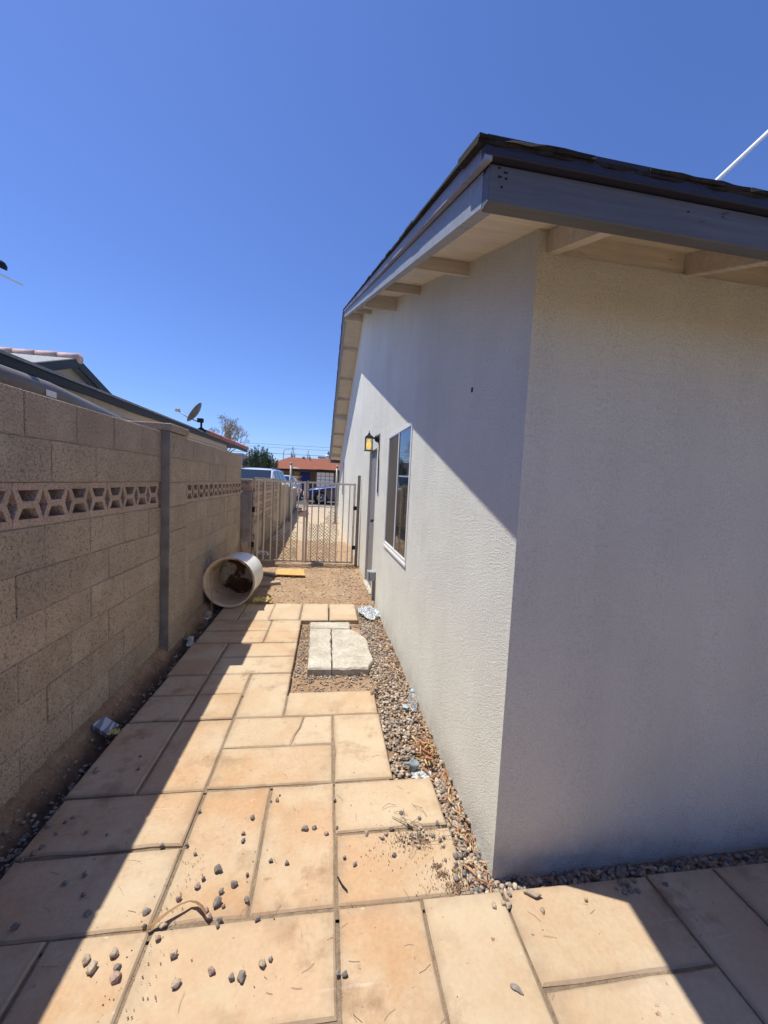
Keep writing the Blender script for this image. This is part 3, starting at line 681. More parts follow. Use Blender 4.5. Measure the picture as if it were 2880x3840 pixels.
# ------------------------------------------------------------------ GATE
def bar(mb, a, b, w_=.022):
    a, b = Vector(a), Vector(b); h = w_/2
    if abs((b-a).z) > abs((b-a).x): mb.add([(p.x+sx*h, p.y+sy*h, p.z) for p in (a, b) for sx, sy in ((-1, -1), (1, -1), (1, 1), (-1, 1))], [(3, 2, 1, 0), (4, 5, 6, 7), (0, 1, 5, 4), (1, 2, 6, 5), (2, 3, 7, 6), (3, 0, 4, 7)])
    else: mb.add([(p.x, p.y+sx*h, p.z+sy*h) for p in (a, b) for sx, sy in ((-1, -1), (1, -1), (1, 1), (-1, 1))], [(3, 2, 1, 0), (4, 5, 6, 7), (0, 1, 5, 4), (1, 2, 6, 5), (2, 3, 7, 6), (3, 0, 4, 7)])
    return mb
def leaf(name, xs_, x0, x1, zt, zb, label, m0, m1, dz=0):
    t = thing(name, (x0, 6.9, zb), label, 'gate', 0, 'leaves of the double alley gate'); h = zt-zb
    bar(MB(), (0, 0, 0), (0, 0, h+.01), .036).build('stile', m0, t)
    bar(MB(), (x1-x0, 0, 0), (x1-x0, 0, h+dz), .036).build('stile', m1, t)
    bar(MB(), (.019, 0, h-.02), (x1-x0-.019, 0, h-.02+dz), .03).build('top_rail', 'tan', t)
    bar(MB(), (.019, 0, .02), (x1-x0-.019, 0, .02+dz*.5), .026).build('bottom_rail', 'rust', t)
    for x in xs_:
        u = (x-x0)/(x1-x0); bar(MB(), (x-x0, 0, .034+dz*.5*u), (x-x0, 0, h-.036+dz*u), .02).build('bar', 'tan', t)
    return t
gl_ = leaf('gate_leaf', [-1.145, -1.044, -.925, -.82, -.706, -.587, -.48], -1.215, -.372, 1.475, .065, 'left leaf of the tan steel bar gate, rusty hinge stile against the cement pillar', 'rust', 'tan')
gr_ = leaf('gate_leaf', [-.242, -.129, -.023, .083, .19, .295, .40], -.325, .485, 1.48, .06, 'right leaf of the tan steel bar gate, hinged on the post at the grey house', 'rust', 'tan', -.005)
MB().cbox(-.10+.843, .03+.843, -.03, .03, .80, .91, .006).build('latch_box', 'rust', gl_)
MB().tube([(.0, -.03, .93), (.03, -.035, .86), (-.01, -.03, .8), (.02, -.035, .74), (0.0, -.03, .70)], .006, 6).build('chain', 'rust', gr_)
for z in (.25, .85): MB().cbox(-.035, .02, -.03, -.018, z, z+.09, .003).build('hinge', 'black', gl_); 
for z in (.25, .95): MB().cbox(.80, .86, -.03, -.018, z, z+.07, .003).build('hinge', 'black', gr_)
gp = tag(bar(MB(), (.555, 6.88, -.1), (.555, 6.88, 1.62), .05).build('gate_post', 'post'), 'square olive-grey steel post standing against the grey house wall by the gate', 'post')
# chain-link scraps behind the gate
WR = .0042
def chainlink(name, x0, x1, zlo, topf, y, label, lean, seed, mesh=.055):
    r = random.Random(seed); mb = MB(); n = int((x1-x0)/mesh)
    H_ = int(.75/mesh)
    def P(i, j):
        x = x0+(i+(j % 2)*.5)*mesh; z = zlo+j*mesh*.5; k = .018*mnoise.noise(Vector((x*6, z*6, seed)))
        return Vector((x+k*2, y+lean*(z-zlo)+.03*mnoise.noise(Vector((x*3, z*3, seed+5))), z+k))
    for j in range(int(1.0/(mesh*.5))):
        for i in range(n):
            a = P(i, j); 
            if a.z > topf(a.x): continue
            if r.random() < .04: continue
            if j % 2 == 0: tg = [(i, j+1), (i-1, j+1)]
            else: tg = [(i, j+1), (i+1, j+1)]
            for ii, jj in tg:
                if 0 <= ii < n: mb.tube([a, P(ii, jj)], WR, 3, False)
    return tag(mb.build(name, 'wire'), label, 'fence wire', 'loose chain-link pieces behind the gate')
chainlink('chain_link_mesh', -1.12, -.42, .05, lambda x: .88-.55*(x+1.12) if x < -.75 else .60-.5*abs(x+.6), 7.05, 'loose grey chain-link wire leaning behind the left gate leaf', .10, 3)
chainlink('chain_link_mesh', -.30, .30, .06, lambda x: .72+.30*math.exp(-((x-.12)/.1)**2), 7.0, 'torn chain-link wire standing behind the right gate leaf', .08, 8)

# ------------------------------------------------------------------ low wall beyond the gate
lw = thing('low_wall', (-1.35, 7.1, 0), 'lower openwork block wall with stepped top running on behind the gate', 'wall')
def lwbox(y0, y1, z0, z1, name, mat, x0=-.15, x1=0): return MB().cbox(x0, x1, y0-7.1, y1-7.1, z0, z1, .005).build(name, mat, lw)
lwbox(7.06, 11.75, -.1, .58, 'wall_base', 'block'); lwbox(7.06, 11.75, 1.395, 1.47, 'coping', 'cement', -.165, .012)
lwbox(11.76, 14.35, -.1, 1.30, 'wall_panel', 'block'); lwbox(11.76, 14.35, 1.302, 1.36, 'coping', 'whitepaint', -.165, .012)
lwbox(14.36, 17.9, -.1, 1.10, 'wall_panel', 'block'); lwbox(14.36, 17.9, 1.102, 1.16, 'coping', 'whitepaint', -.165, .012)
sp2 = screen_proto(.193, .198, lw, -.13, -.002); fst = True
for row in range(4):
    for i in range(24):
        o = sp2 if fst else dup(sp2, lw); fst = False
        o.location = (0, i*.194+.01+(.01 if i % 8 == 7 else 0), .585+row*.2015)
for y in (8.65, 10.2, 11.72): lwbox(y, y+.2, -.1, 1.5, 'pier', 'block', -.18, .03)
for y in (13.0, 14.3, 15.6, 17.8): lwbox(y, y+.2, -.1, 1.22 if y > 14 else 1.42, 'pier', 'block', -.18, .02)
# block joints on the solid panels
# posts behind
def tpost(loc, h, label, arm):
    t = thing('steel_post', loc, label, 'post', 0, 'old steel posts beyond the gate')
    MB().tube([(0, 0, -.05), (0, 0, h)], .032, 12).build('pole', 'galv', t, True)
    MB().lathe([(.04, h), (.045, h+.03), (.02, h+.06), (.001, h+.065)], 12).build('post_cap', 'galv', t, True)
    if arm: MB().tube([(0, 0, h-.1), (.28, .0, h-.12)], .018, 8).build('arm', 'white', t, True)
    else: MB().box(-.09, .09, -.09, .09, -.02, .03).build('base_plate', 'rust', t)
    return t
tpost((-1.17, 13, .12), 1.86, 'steel post with a short white side arm beside the low openwork wall', True)
tpost((.30, 12.8, .13), 1.82, 'steel post on a rusty base plate beside the far end of the grey house', False)
tag(MB().tube([(-1.27, 7.62, .07), (-1.06, 7.6, .06)], .055, 16).build('plastic_pipe', 'white'), 'short white pipe end lying behind the left gate leaf by the low wall', 'pipe')

# ------------------------------------------------------------------ BARREL
br_ = thing('plastic_barrel', (-1.06, 4.58, .30), 'large white plastic barrel lying on its side with mud-stained inside, by the block wall', 'barrel')
ax = Vector((.03, .60, -.02)); Mb = ax.to_track_quat('Z', 'Y').to_matrix().to_4x4(); R0 = .272
prof_o = [(R0+.016, -.004), (R0+.016, .03), (R0+.003, .036), (R0+.001, .10), (R0-.004, .3), (R0-.004, .5), (R0-.012, .58), (R0-.04, .615), (R0-.1, .62), (.001, .62)]
prof_i = [(R0+.016, -.004), (R0-.008, -.006), (R0-.010, .02), (R0-.02, .3), (R0-.03, .47)]
MB().lathe(prof_o, 56, Mb).build('shell', 'barrel', br_, True)
autosmooth(br_.children[0])
MB().lathe(prof_i, 56, Mb).build('lining', 'lining', br_, True)
MB().lathe([(R0-.03, .47), (R0-.035, .56), (R0-.06, .585), (.001, .59)], 56, Mb).build('barrel_bottom', 'mud', br_, True)
tag(MB().tube([(-1.18, 4.36, -.03), (-1.19, 4.38, .25), (-1.235, 4.40, .60)], .0032, 6).build('wire_rod', 'plank'), 'thin pale rod stuck upright in the soil in front of the barrel', 'rod')
tag(MB().lathe([(.001, 0), (.04, 0), (.042, .02), (.042, .06), (.03, .075), (.03, .085), (.001, .085)], 20, Matrix.Translation((-1.215, 4.36, -.02)) @ Matrix.Rotation(.7, 4, 'X')).build('glass_jar', 'clear', None, True), 'small clear jar in the dark soil gap in front of the barrel', 'jar')
# timber leaning on the wall end
t = MB().cbox(-.05, .05, -.02, .02, 0, .42, .003).build('timber_offcut', 'plank'); t.location = (-1.235, 6.42, .06); t.rotation_euler = (.1, -.12, .5); tag(t, 'short pale timber offcut leaning upright at the end of the block wall', 'timber')
# boards on the dirt
def flat(name, poly, z, th, mat, label, cat, tilt=0):
    o = MB().prism(poly, 2, z, z+th).build(name, mat); return tag(o, label, cat)
flat('plywood_sheet', [(-.78, 6.05), (-.28, 6.0), (-.33, 6.42), (-.72, 6.44)], .035, .014, 'board', 'flat orange-tan board lying on the dirt in front of the gate', 'board')
flat('wood_plank', [(-1.12, 6.2), (-.72, 6.03), (-.68, 6.10), (-1.1, 6.29)], .02, .03, 'plank', 'dark plank lying in the shade next to the orange-tan board', 'plank')
flat('wood_plank', [(-1.0, 5.45), (-.6, 5.62), (-.63, 5.72), (-1.02, 5.56)], .0, .04, 'plank', 'weathered plank lying on the dirt just behind the barrel', 'plank')
b = MB().cbox(-.10, .10, -.05, .05, 0, .06, .005).build('loose_brick', 'cement'); b.location = (-.12, 6.82, .02); b.rotation_euler = (0, 0, .1); tag(b, 'grey brick lying under the right gate leaf', 'brick')

# crumpled sheet helper
def crumple(name, w_, l_, amp, loc, rz, mat, label, cat, seed, n=14, lift=.01, edge=.3):
    r = random.Random(seed); V = []; F = []
    for j in range(n+1):
        for i in range(n+1):
            u, v = i/n-.5, j/n-.5; q = Vector((u*4, v*4, seed))
            e = 1+edge*mnoise.noise(Vector((math.atan2(v, u)*1.5, seed*3.1, 0)))
            d = mnoise.noise_vector(q*1.3); V.append((u*w_*e+d.x*amp*.5, v*l_*e+d.y*amp*.5, lift+abs(d.z)*amp*1.6+abs(mnoise.noise(q*3))*amp*.7))
    for j in range(n):
        for i in range(n): a = j*(n+1)+i; F.append((a, a+1, a+n+2, a+n+1))
    o = obj(name, V, F, mat); o.location = loc; o.rotation_euler = (0, 0, rz)
    m = o.modifiers.new('t', 'SOLIDIFY'); m.thickness = .0012
    return tag(o, label, cat)
crumple('yellow_cloth', .22, .12, .045, (-.72, 4.80, 0.005), .2, 'yellow', 'crumpled yellow cloth at the far edge of the pavers beside the barrel', 'cloth', 3)
crumple('plastic_bag', .24, .36, .038, (.54, 4.42, -.015), .6, 'film', 'crumpled clear plastic bag on the pebbles at the foot of the house wall', 'plastic bag', 5, 22)
crumple('paper_scrap', .10, .05, .015, (.545, 1.885, -.02), .1, 'lightgrey', 'white paper scrap on the pebbles just behind the grey pipe fitting', 'paper', 9)
crumple('paper_strip', .05, .22, .02, (-1.17, 3.66, -.02), .25, 'lightgrey', 'long pale paper strip in the dark gap between wall and pavers', 'paper', 12)
crumple('food_wrapper', .055, .05, .015, (-1.165, 2.36, -.02), 0, 'yellow', 'small yellow wrapper in the soil gap touching the striped carton', 'wrapper', 15)
b = MB().cbox(-.055, .055, -.04, .04, 0, .028, .002).build('carton', 'carton'); b.location = (-1.235, 2.40, -.005); b.rotation_euler = (.1, .35, -.35); tag(b, 'flattened white carton with dark stripes lying against the block wall', 'carton')
# bottle
bt = thing('plastic_bottle', (.625, 2.47, -.005), 'crushed clear drink bottle with a light blue top against the house wall', 'bottle')
Mt = Vector((.03, .16, .04)).to_track_quat('Z', 'Y').to_matrix().to_4x4()
MB().lathe([(.001, 0), (.028, .004), (.031, .02), (.027, .05), (.031, .08), (.03, .11), (.014, .14), (.012, .15)], 20, Mt).build('bottle_body', 'clear', bt, True)
MB().lathe([(.001, .175), (.015, .175), (.015, .15), (.013, .149)], 16, Mt).build('cap', 'bluecap', bt, True)
tag(MB().prism([(.56, 2.49), (.59, 2.475), (.60, 2.50), (.575, 2.52), (.565, 2.51)], 2, -.004, .002).build('plastic_piece', 'bluecap'), 'light blue plastic piece on the pebbles next to the clear bottle', 'plastic piece')
# pipe fitting
pf = thing('pipe_fitting', (.505, 1.93, -.02), 'small blue-grey plastic pipe fitting standing in the pebbles near the house wall', 'pipe')
MB().lathe([(.020, -.03), (.021, .03), (.026, .032), (.026, .052), (.022, .054), (.020, .05), (.001, .048)], 20, Matrix.Rotation(.2, 4, 'Y')).build('socket', 'bluegrey', pf, True)
MB().tube([(-.045, .012, .038), (-.02, .008, .04), (.0, 0, .04)], .009, 10).build('spigot', 'bluegrey', pf, True)

# ------------------------------------------------------------------ PEBBLES
def pebble_mesh(seed, sub=2):
    r = random.Random(seed); bm = bmesh.new(); bmesh.ops.create_icosphere(bm, subdivisions=sub, radius=1)
    sx, sy, sz = r.uniform(.85, 1.35), r.uniform(.7, 1.0), r.uniform(.5, .75)
    for v in bm.verts:
        d = 1+.38*mnoise.noise(v.co*1.2+Vector((seed*3.3, 0, 0)))+.16*mnoise.noise(v.co*2.7+Vector((seed, 5, 0))); v.co = Vector((v.co.x*sx, v.co.y*sy, v.co.z*sz))*d
    for _ in range(7):
        pn = Vector((r.gauss(0, 1), r.gauss(0, 1), r.gauss(0, .7))).normalized(); dd = r.uniform(.52, .82)*abs(Vector((pn.x*sx, pn.y*sy, pn.z*sz)).length)
        for v in bm.verts:
            k = v.co.dot(pn)-dd
            if k > 0: v.co -= pn*k*.9
    V = [v.co[:] for v in bm.verts]; F = [tuple(v.index for v in f.verts) for f in bm.faces]; bm.free(); return V, F
PM = {}
for mk in ('pb_grey', 'pb_pink', 'pb_tan'):
    PM[mk] = []
    for k in range(5):
        V, F = pebble_mesh(k*7+len(mk), 3); me = bpy.data.meshes.new('pebble'); me.from_pydata(V, [], F); me.materials.append(MAT[mk]); me.polygons.foreach_set('use_smooth', [True]*len(F)); PM[mk].append(me)
SHADE = [(-1.084, 2.035, .017, 't'), (-.889, 2.029, .013), (-.921, 2.127, .01), (-.929, 1.672, .012), (-.844, 1.652, .009), (-1.046, 1.732, .01), (-1.028, 1.753, .01), (-1.105, 1.718, .016), (-1.048, 1.68, .012), (-1.063, 1.619, .013), (-1.076, 1.591, .013), (-1.099, 1.569, .011), (-.833, 1.486, .013), (-.885, 1.462, .012), (-.798, 1.412, .01), (-.749, 1.346, .014), (-.954, 1.328, .015), (-.605, 1.584, .012)]
SUNNY = [(-.51, 1.74, .012), (-.178, 1.773, .013), (-.204, 1.77, .008), (-.167, 1.802, .007), (-.27, 1.686, .013), (-.295, 1.611, .011, 'p'), (-.289, 1.574, .012), (-.463, 1.535, .009), (-.357, 1.46, .018), (-.403, 1.43, .012), (-.415, 1.403, .013, 'p'), (-.286, 1.395, .016), (-.243, 1.428, .01), (-.323, 1.376, .012), (-.228, 1.337, .014), (-.465, 1.364, .012, 'p'), (-.558, 1.331, .015), (-.326, 1.334, .022), (-.358, 1.318, .013, 'p'), (-.303, 1.325, .008, 'p'), (-.344, 1.294, .013, 'p'), (-.307, 1.282, .012), (-.308, 1.263, .008), (-.546, 1.287, .009), (-.484, 1.282, .011, 't'), (-.487, 1.246, .011, 'p'), (-.422, 1.193, .015, 't'), (-.599, 1.215, .015, 't'), (-.573, 1.175, .013), (-.564, 1.148, .019, 'p'), (-.645, 1.183, .019, 't'), (-.675, 1.205, .015, 't'), (-.384, 1.118, .014, 't'), (-.294, 1.14, .014, 'p'), (-.231, 1.115, .012), (-.20, 1.114, .016), (-.145, 1.142, .013, 't'), (-.122, 1.15, .009), (-.039, 1.607, .017), (.002, 1.608, .013), (-.164, 1.477, .011), (-.101, 1.462, .011), (-.18, 1.272, .011), (-.509, 1.575, .012), (.123, 1.461, .011), (.163, 1.43, .01), (.322, 1.453, .012), (.053, 1.574, .012, 'p'), (.389, 1.649, .012), (.467, 1.614, .013), (.54, 1.582, .013), (.41, 1.584, .011), (.331, 1.574, .016, 't'), (.285, 1.535, .012, 't'), (.305, 1.55, .009, 'p'), (.221, 1.561, .011, 't'), (.505, 1.523, .012), (.53, 1.504, .011), (.55, 1.512, .009), (.535, 1.478, .01, 't'), (.431, 1.478, .01, 't'), (.414, 1.538, .012), (.445, 1.53, .013), (.458, 1.565, .012, 't'), (.527, 1.414, .007), (.572, 1.424, .015), (.565, 1.39, .012), (.547, 1.334, .014), (.582, 1.348, .013), (.65, 1.226, .013, 't'), (.725, 1.257, .01), (.71, 1.24, .01, 'p'), (.687, 1.229, .013, 't'), (.704, 1.222, .012, 't'), (.807, 1.25, .024, 't'), (.62, .995, .014), (.097, 1.602, .008), (.09, 1.751, .01), (.108, 1.085, .013), (.088, 1.093, .009), (.819, 1.191, .01, 't'), (1.001, 1.211, .009, 't')]
SHADE2 = [(1.179, 1.254, .013), (1.203, 1.246, .014), (1.242, 1.256, .011), (1.198, 1.227, .014), (1.17, 1.222, .013), (1.225, 1.222, .012), (1.355, 1.231, .012), (1.148, 1.239, .01)]
cn = {'g': 'pb_grey', 'p': 'pb_pink', 't': 'pb_tan'}; wn = {'g': 'grey', 'p': 'pinkish', 't': 'tan'}
special = {(-.357, 1.46): 'big round grey pebble with a chipped edge in the middle of the sunlit pavers', (-.286, 1.395): 'smooth flat grey pebble right of the curled husk', (-.326, 1.334): 'largest dark pebble lying in the little heap beside the curled husk', (-.558, 1.331): 'angular blue-grey pebble alone near the shadow edge', (-.422, 1.193): 'round pale grey-tan pebble alone in the foreground paver', (-.039, 1.607): 'larger of the two grey pebbles lying side by side on the middle paver', (.002, 1.608): 'smaller of the two grey pebbles lying side by side on the middle paver', (.807, 1.25): 'long tan cobble on the paver edge just right of the house corner', (-.564, 1.148): 'long pinkish pebble lowest of the cluster at the shadow edge', (-.645, 1.183): 'oval tan pebble half in the wall shadow', (-1.084, 2.035): 'whitish pebble on the shaded paver near the soil gap', (.62, .995): 'elongated grey pebble lying alone on the bottom right pavers', (.322, 1.453): 'single grey pebble in front of the pebble heap on the paver joint', (.389, 1.649): 'single dark pebble furthest back behind the heap on the paver joint'}
PB = []
def zone(x, y, area):
    if area == 'clump': return 'in the shaded clump by the front wall'
    if area == 'shade':
        return 'on the shaded pavers furthest back by the block wall' if y > 1.95 else 'in the shaded row beside the left soil gap' if y > 1.55 else 'on the shaded pavers at the lower left'
    if y < 1.27 and x < -.51: return 'on the bottom paver at the wall shadow edge'
    if y < 1.27 and x < .11: return 'on the large bottom paver below the curled husk'
    if y < 1.29 and x > .11: return 'on the foreground pavers around the house corner'
    if x < -.5: return 'on the joint right of the wall shadow'
    if x < -.2: return 'around the curled husk on the sunlit paver'
    if x < .097: return 'on the middle paver left of the long joint'
    if y < 1.435: return 'on the stained paver nearest the house corner'
    if y < 1.595: return 'in the heap on the joint beside the gravel'
    return 'on the paver just behind the joint heap'
def place(lst, area):
    for it in lst:
        x, y, r = it[:3]; c = it[3] if len(it) > 3 else 'g'
        o = bpy.data.objects.new('pebble', rp.choice(PM[cn[c]])); COL.objects.link(o)
        r *= .92; o.location = (x, y, r*.45); o.scale = (r, r, r); o.rotation_euler = (rp.uniform(-.2, .2), rp.uniform(-.2, .2), rp.uniform(0, 6.28))
        if (x, y) == (.62, .995): o.scale = (r*1.7, r*.7, r*.7)
        if (x, y) == (.807, 1.25): o.scale = (r*1.35, r*.62, r*.6); o.rotation_euler = (0, 0, -.35)
        o['label'] = special.get((x, y), ''); o['category'] = 'pebble'; o['group'] = 'loose pebbles on the pavers'; PB.append((o, wn[c], zone(x, y, area)))
place(SHADE, 'shade')
place(SUNNY, 'sun')
place(SHADE2, 'clump')
ORD = ['leftmost', 'second', 'third', 'fourth', 'fifth', 'sixth', 'seventh', 'eighth', 'ninth', 'tenth', 'eleventh', 'twelfth', 'thirteenth', 'fourteenth', 'fifteenth', 'sixteenth', 'seventeenth']
for key in sorted({(c_, z_) for _, c_, z_ in PB}):
    L_ = sorted([o for o, c_, z_ in PB if (c_, z_) == key and not o['label']], key=lambda o: o.location.x/o.location.y)
    for k, o in enumerate(L_):
        o['label'] = ('only plain %s pebble %s' % key) if len(L_) == 1 else ('%s %s pebble %s' % (ORD[0], *key)) if k == 0 else ('rightmost %s pebble %s' % key) if k == len(L_)-1 else ('%s %s pebble from left %s' % (ORD[k], *key))
# gravel stuff: river pebbles in the strip between paving and house, around the slabs, in the soil gap
vp = [pebble_mesh(100+k, 1) for k in range(8)]
VPA = [(np.array(V), np.array(F)) for V, F in vp]
def scatter(name, pts, mat, parent=None):
    """pts: (x,y,z,r,flat)"""
    vs = []; fs = []; k = 0
    for (x, y, z, r, fl_) in pts:
        V, F = VPA[rp.randrange(8)]; q = Matrix.Rotation(rp.uniform(0, 6.28), 3, 'Z') @ Matrix.Rotation(rp.uniform(-.5, .5), 3, 'X') @ Matrix.Rotation(rp.uniform(-.5, .5), 3, 'Y')
        P = (V*np.array([1, 1, fl_])*r) @ np.array(q).T+np.array([x, y, z]); vs.append(P); fs.append(F+k); k += len(V)
    vs = np.concatenate(vs); fs = np.concatenate(fs); me = bpy.data.meshes.new(name)
    me.vertices.add(len(vs)); me.vertices.foreach_set('co', vs.ravel()); me.loops.add(len(fs)*3); me.loops.foreach_set('vertex_index', fs.ravel().astype(np.int32))
    me.polygons.add(len(fs)); me.polygons.foreach_set('loop_start', np.arange(0, len(fs)*3, 3, dtype=np.int32)); me.polygons.foreach_set('use_smooth', np.ones(len(fs), dtype=bool)); me.update(calc_edges=True); me.validate()
    me.materials.append(MAT[mat]); o = bpy.data.objects.new(name, me); COL.objects.link(o); return stuff(o)
def wallx(y): return hw(0, y-HY).x
pts = []
def fill(n, f, r0, r1, zoff=0):
    c = 0
    while c < n:
        p = f()
        if p is None: continue
        x, y = p; r = rp.uniform(r0, r1); pts.append((x, y, gz(x, y)+r*rp.uniform(.1, .8)+zoff, r, rp.uniform(.7, 1))); c += 1
def right_strip():
    y = rp.uniform(1.28, 4.75); xl = .60 if y < 1.87 else .40
    x = rp.uniform(xl, wallx(y)-.005)
    if y > 4.2 and rp.random() < .5: return None
    return x, y
fill(3700, right_strip, .007, .0155, .012)
def front_strip(): return rp.uniform(.62, 3.3), rp.uniform(1.275, 1.375)
fill(1500, front_strip, .009, .016, .004)
def slab_area():
    x = rp.uniform(-.2, .44); y = rp.uniform(2.74, 4.14)
    if -.11 < x < .40 and 3.04 < y < 4.07: return None
    if y < 2.98 and rp.random() < .75: return None
    if x < -.1 and rp.random() < .4: return None
    return x, y
fill(1100, slab_area, .004, .012, .002)
def gap_left():
    x = rp.uniform(-1.30, -1.13); y = rp.uniform(.8, 4.9)
    if y > 2.2 and rp.random() < .6: return None
    if x < -1.21 and rp.random() < .85: return None
    return x, y
fill(900, gap_left, .005, .014, .003)
def dirt_area():
    y = rp.uniform(4.8, 6.8); x = rp.uniform(-.9, .6)
    if x < .2 and rp.random() < .75: return None
    return x, y
fill(750, dirt_area, .004, .013, .0)
tag(scatter('gravel', pts, 'pebble'), 'grey and brown river pebbles along the foot of the house and in the gaps', 'gravel')
for _ in range(34): pts.append((rp.gauss(.43, .045), rp.gauss(1.525, .022), .004, rp.uniform(.004, .008), .8))
tag(scatter('small_stones', pts[-34:], 'pebble'), 'tiny mixed stones heaped on the paver joint beside the gravel', 'gravel')
# fine crumbs on pavers and joints
pts = []
for _ in range(900):
    j = rp.random()
    if j < .35: x, y = rp.gauss(.42, .1), rp.gauss(1.51, .045)
    elif j < .6: x, y = rp.gauss(.50, .05), rp.gauss(1.33, .05)
    elif j < .75: x, y = rp.gauss(-.5, .04), rp.uniform(1.05, 1.6)
    elif j < .9: x, y = rp.uniform(-1.1, .55), rp.uniform(.9, 2.3)
    else: x, y = rp.choice([gx(2), gx(4), gx(3)])+rp.gauss(0, .008), rp.uniform(.9, 3)
    if x < .6 and y > .5: pts.append((x, y, .0012, rp.uniform(.0009, .003), .7))
for cx_, cy_, sd_, n_ in ((.545, 1.31, .022, 260), (.50, 1.36, .012, 110), (.485, 1.395, .010, 90), (.56, 1.37, .012, 70), (.44, 1.505, .022, 200), (.38, 1.54, .03, 90)):
    for _ in range(n_):
        x, y = rp.gauss(cx_, sd_), rp.gauss(cy_, sd_*.7)
        if x < .585: pts.append((x, y, .0015, rp.uniform(.001, .0034), .6))
MAT['crumb'] = simple('soil_crumb', (.2, .12, .07), .95, var=.4, sc=60)
tag(scatter('soil_crumbs', pts, 'crumb'), 'dark soil crumbs and seeds scattered over the pavers', 'crumbs')
# pale chips on the dirt patch
pts = []
for _ in range(800):
    x, y = rp.uniform(-.85, .6), rp.uniform(4.8, 8.2); pts.append((x, y, gz(x, y)+.003, rp.uniform(.006, .022), .3))
MAT['chip'] = simple('pale_chip', (.55, .45, .33), .9, var=.3, sc=30)
tag(scatter('rubble_chips', pts, 'chip'), 'pale plaster and stone chips strewn over the dirt near the gate', 'rubble')
# dry leaves: curled strips, one stuff mesh
def curl(L, w_, curlr, seed, n=6):
    r = random.Random(seed); V = []; F = []
    for i in range(n+1):
        t = i/n; ww = w_*(.25+1.5*t*(1-t)*2)*.5; x = (t-.5)*L; z = .3*curlr*math.sin(t*3.1+r.uniform(0, .4))+.002
        V += [(x, -ww, z+ww*.7), (x, 0, z), (x, ww, z+ww*.7)]
    for i in range(n): k = i*3; F += [(k, k+1, k+4, k+3), (k+1, k+2, k+5, k+4)]
    return V, F
def leaf_stuff(name, spots, label, mat='litter'):
    mb = MB()
    for (x, y, z, L, w_, a) in spots:
        V, F = curl(L, w_, rp.uniform(.01, .03), rp.randrange(999)); q = Matrix.Rotation(a, 3, 'Z') @ Matrix.Rotation(rp.uniform(-.5, .5), 3, 'X') @ Matrix.Rotation(rp.uniform(-.25, .25), 3, 'Y')
        mb.add([q @ Vector(v)+Vector((x, y, z)) for v in V], F)
    return tag(stuff(mb.build(name, mat, None, True)), label, 'leaf litter')
sp_ = []
for _ in range(520):
    y = rp.choice([rp.uniform(1.3, 2.3), rp.uniform(1.4, 4.7), rp.uniform(3.0, 5.6)]); x = wallx(y)-abs(rp.gauss(0, .055))-.012; sp_.append((x, y, gz(x, y)+rp.uniform(.018, .034), rp.uniform(.015, .06), rp.uniform(.003, .011), rp.gauss(1.7, .8)))
for _ in range(45): y = rp.gauss(2.03, .055); x = rp.gauss(.60, .03); sp_.append((x, y, .0+rp.uniform(.0, .03), rp.uniform(.04, .10), rp.uniform(.005, .013), rp.gauss(1.9, .7)))
for _ in range(36): x, y = rp.uniform(.8, 2.4), rp.uniform(1.285, 1.345); sp_.append((x, y, rp.uniform(-.035, -.02), rp.uniform(.025, .06), rp.uniform(.004, .010), rp.gauss(0, .35)))
for _ in range(160): x, y = rp.choice([(rp.uniform(-.2, .5), rp.uniform(2.7, 4.2)), (rp.uniform(-.7, .55), rp.uniform(4.8, 7.2))]); sp_.append((x, y, gz(x, y)+.02, rp.uniform(.02, .06), rp.uniform(.003, .009), rp.uniform(0, 3)))
leaf_stuff('leaf_litter', sp_, 'orange-brown dry leaf shreds caught along the foot of the house wall')
# needles and hair-thin twigs on the pavers
mb = MB()
for _ in range(130):
    x, y = rp.uniform(-1.0, 1.9), rp.uniform(.85, 2.2)
    if x > .58 and y > 1.25: continue
    a = rp.uniform(0, 6.28); L = rp.uniform(.012, .05); c = rp.uniform(-.4, .4)
    mb.tube([(x+math.cos(a+c*t)*L*t, y+math.sin(a+c*t)*L*t, .0015) for t in (0, .5, 1)], .0006, 3, False)
for _ in range(14):
    x, y = rp.gauss(.46, .05), rp.gauss(1.56, .05); a = rp.uniform(0, 6.28); L = rp.uniform(.04, .09); mb.tube([(x, y, .006), (x+math.cos(a)*L*.5, y+math.sin(a)*L*.5, .014), (x+math.cos(a+.3)*L, y+math.sin(a+.3)*L, .006)], .0010, 4, False)
tag(stuff(mb.build('twig_litter', 'bark')), 'thin dry needles and twigs scattered on the pavers', 'twigs')
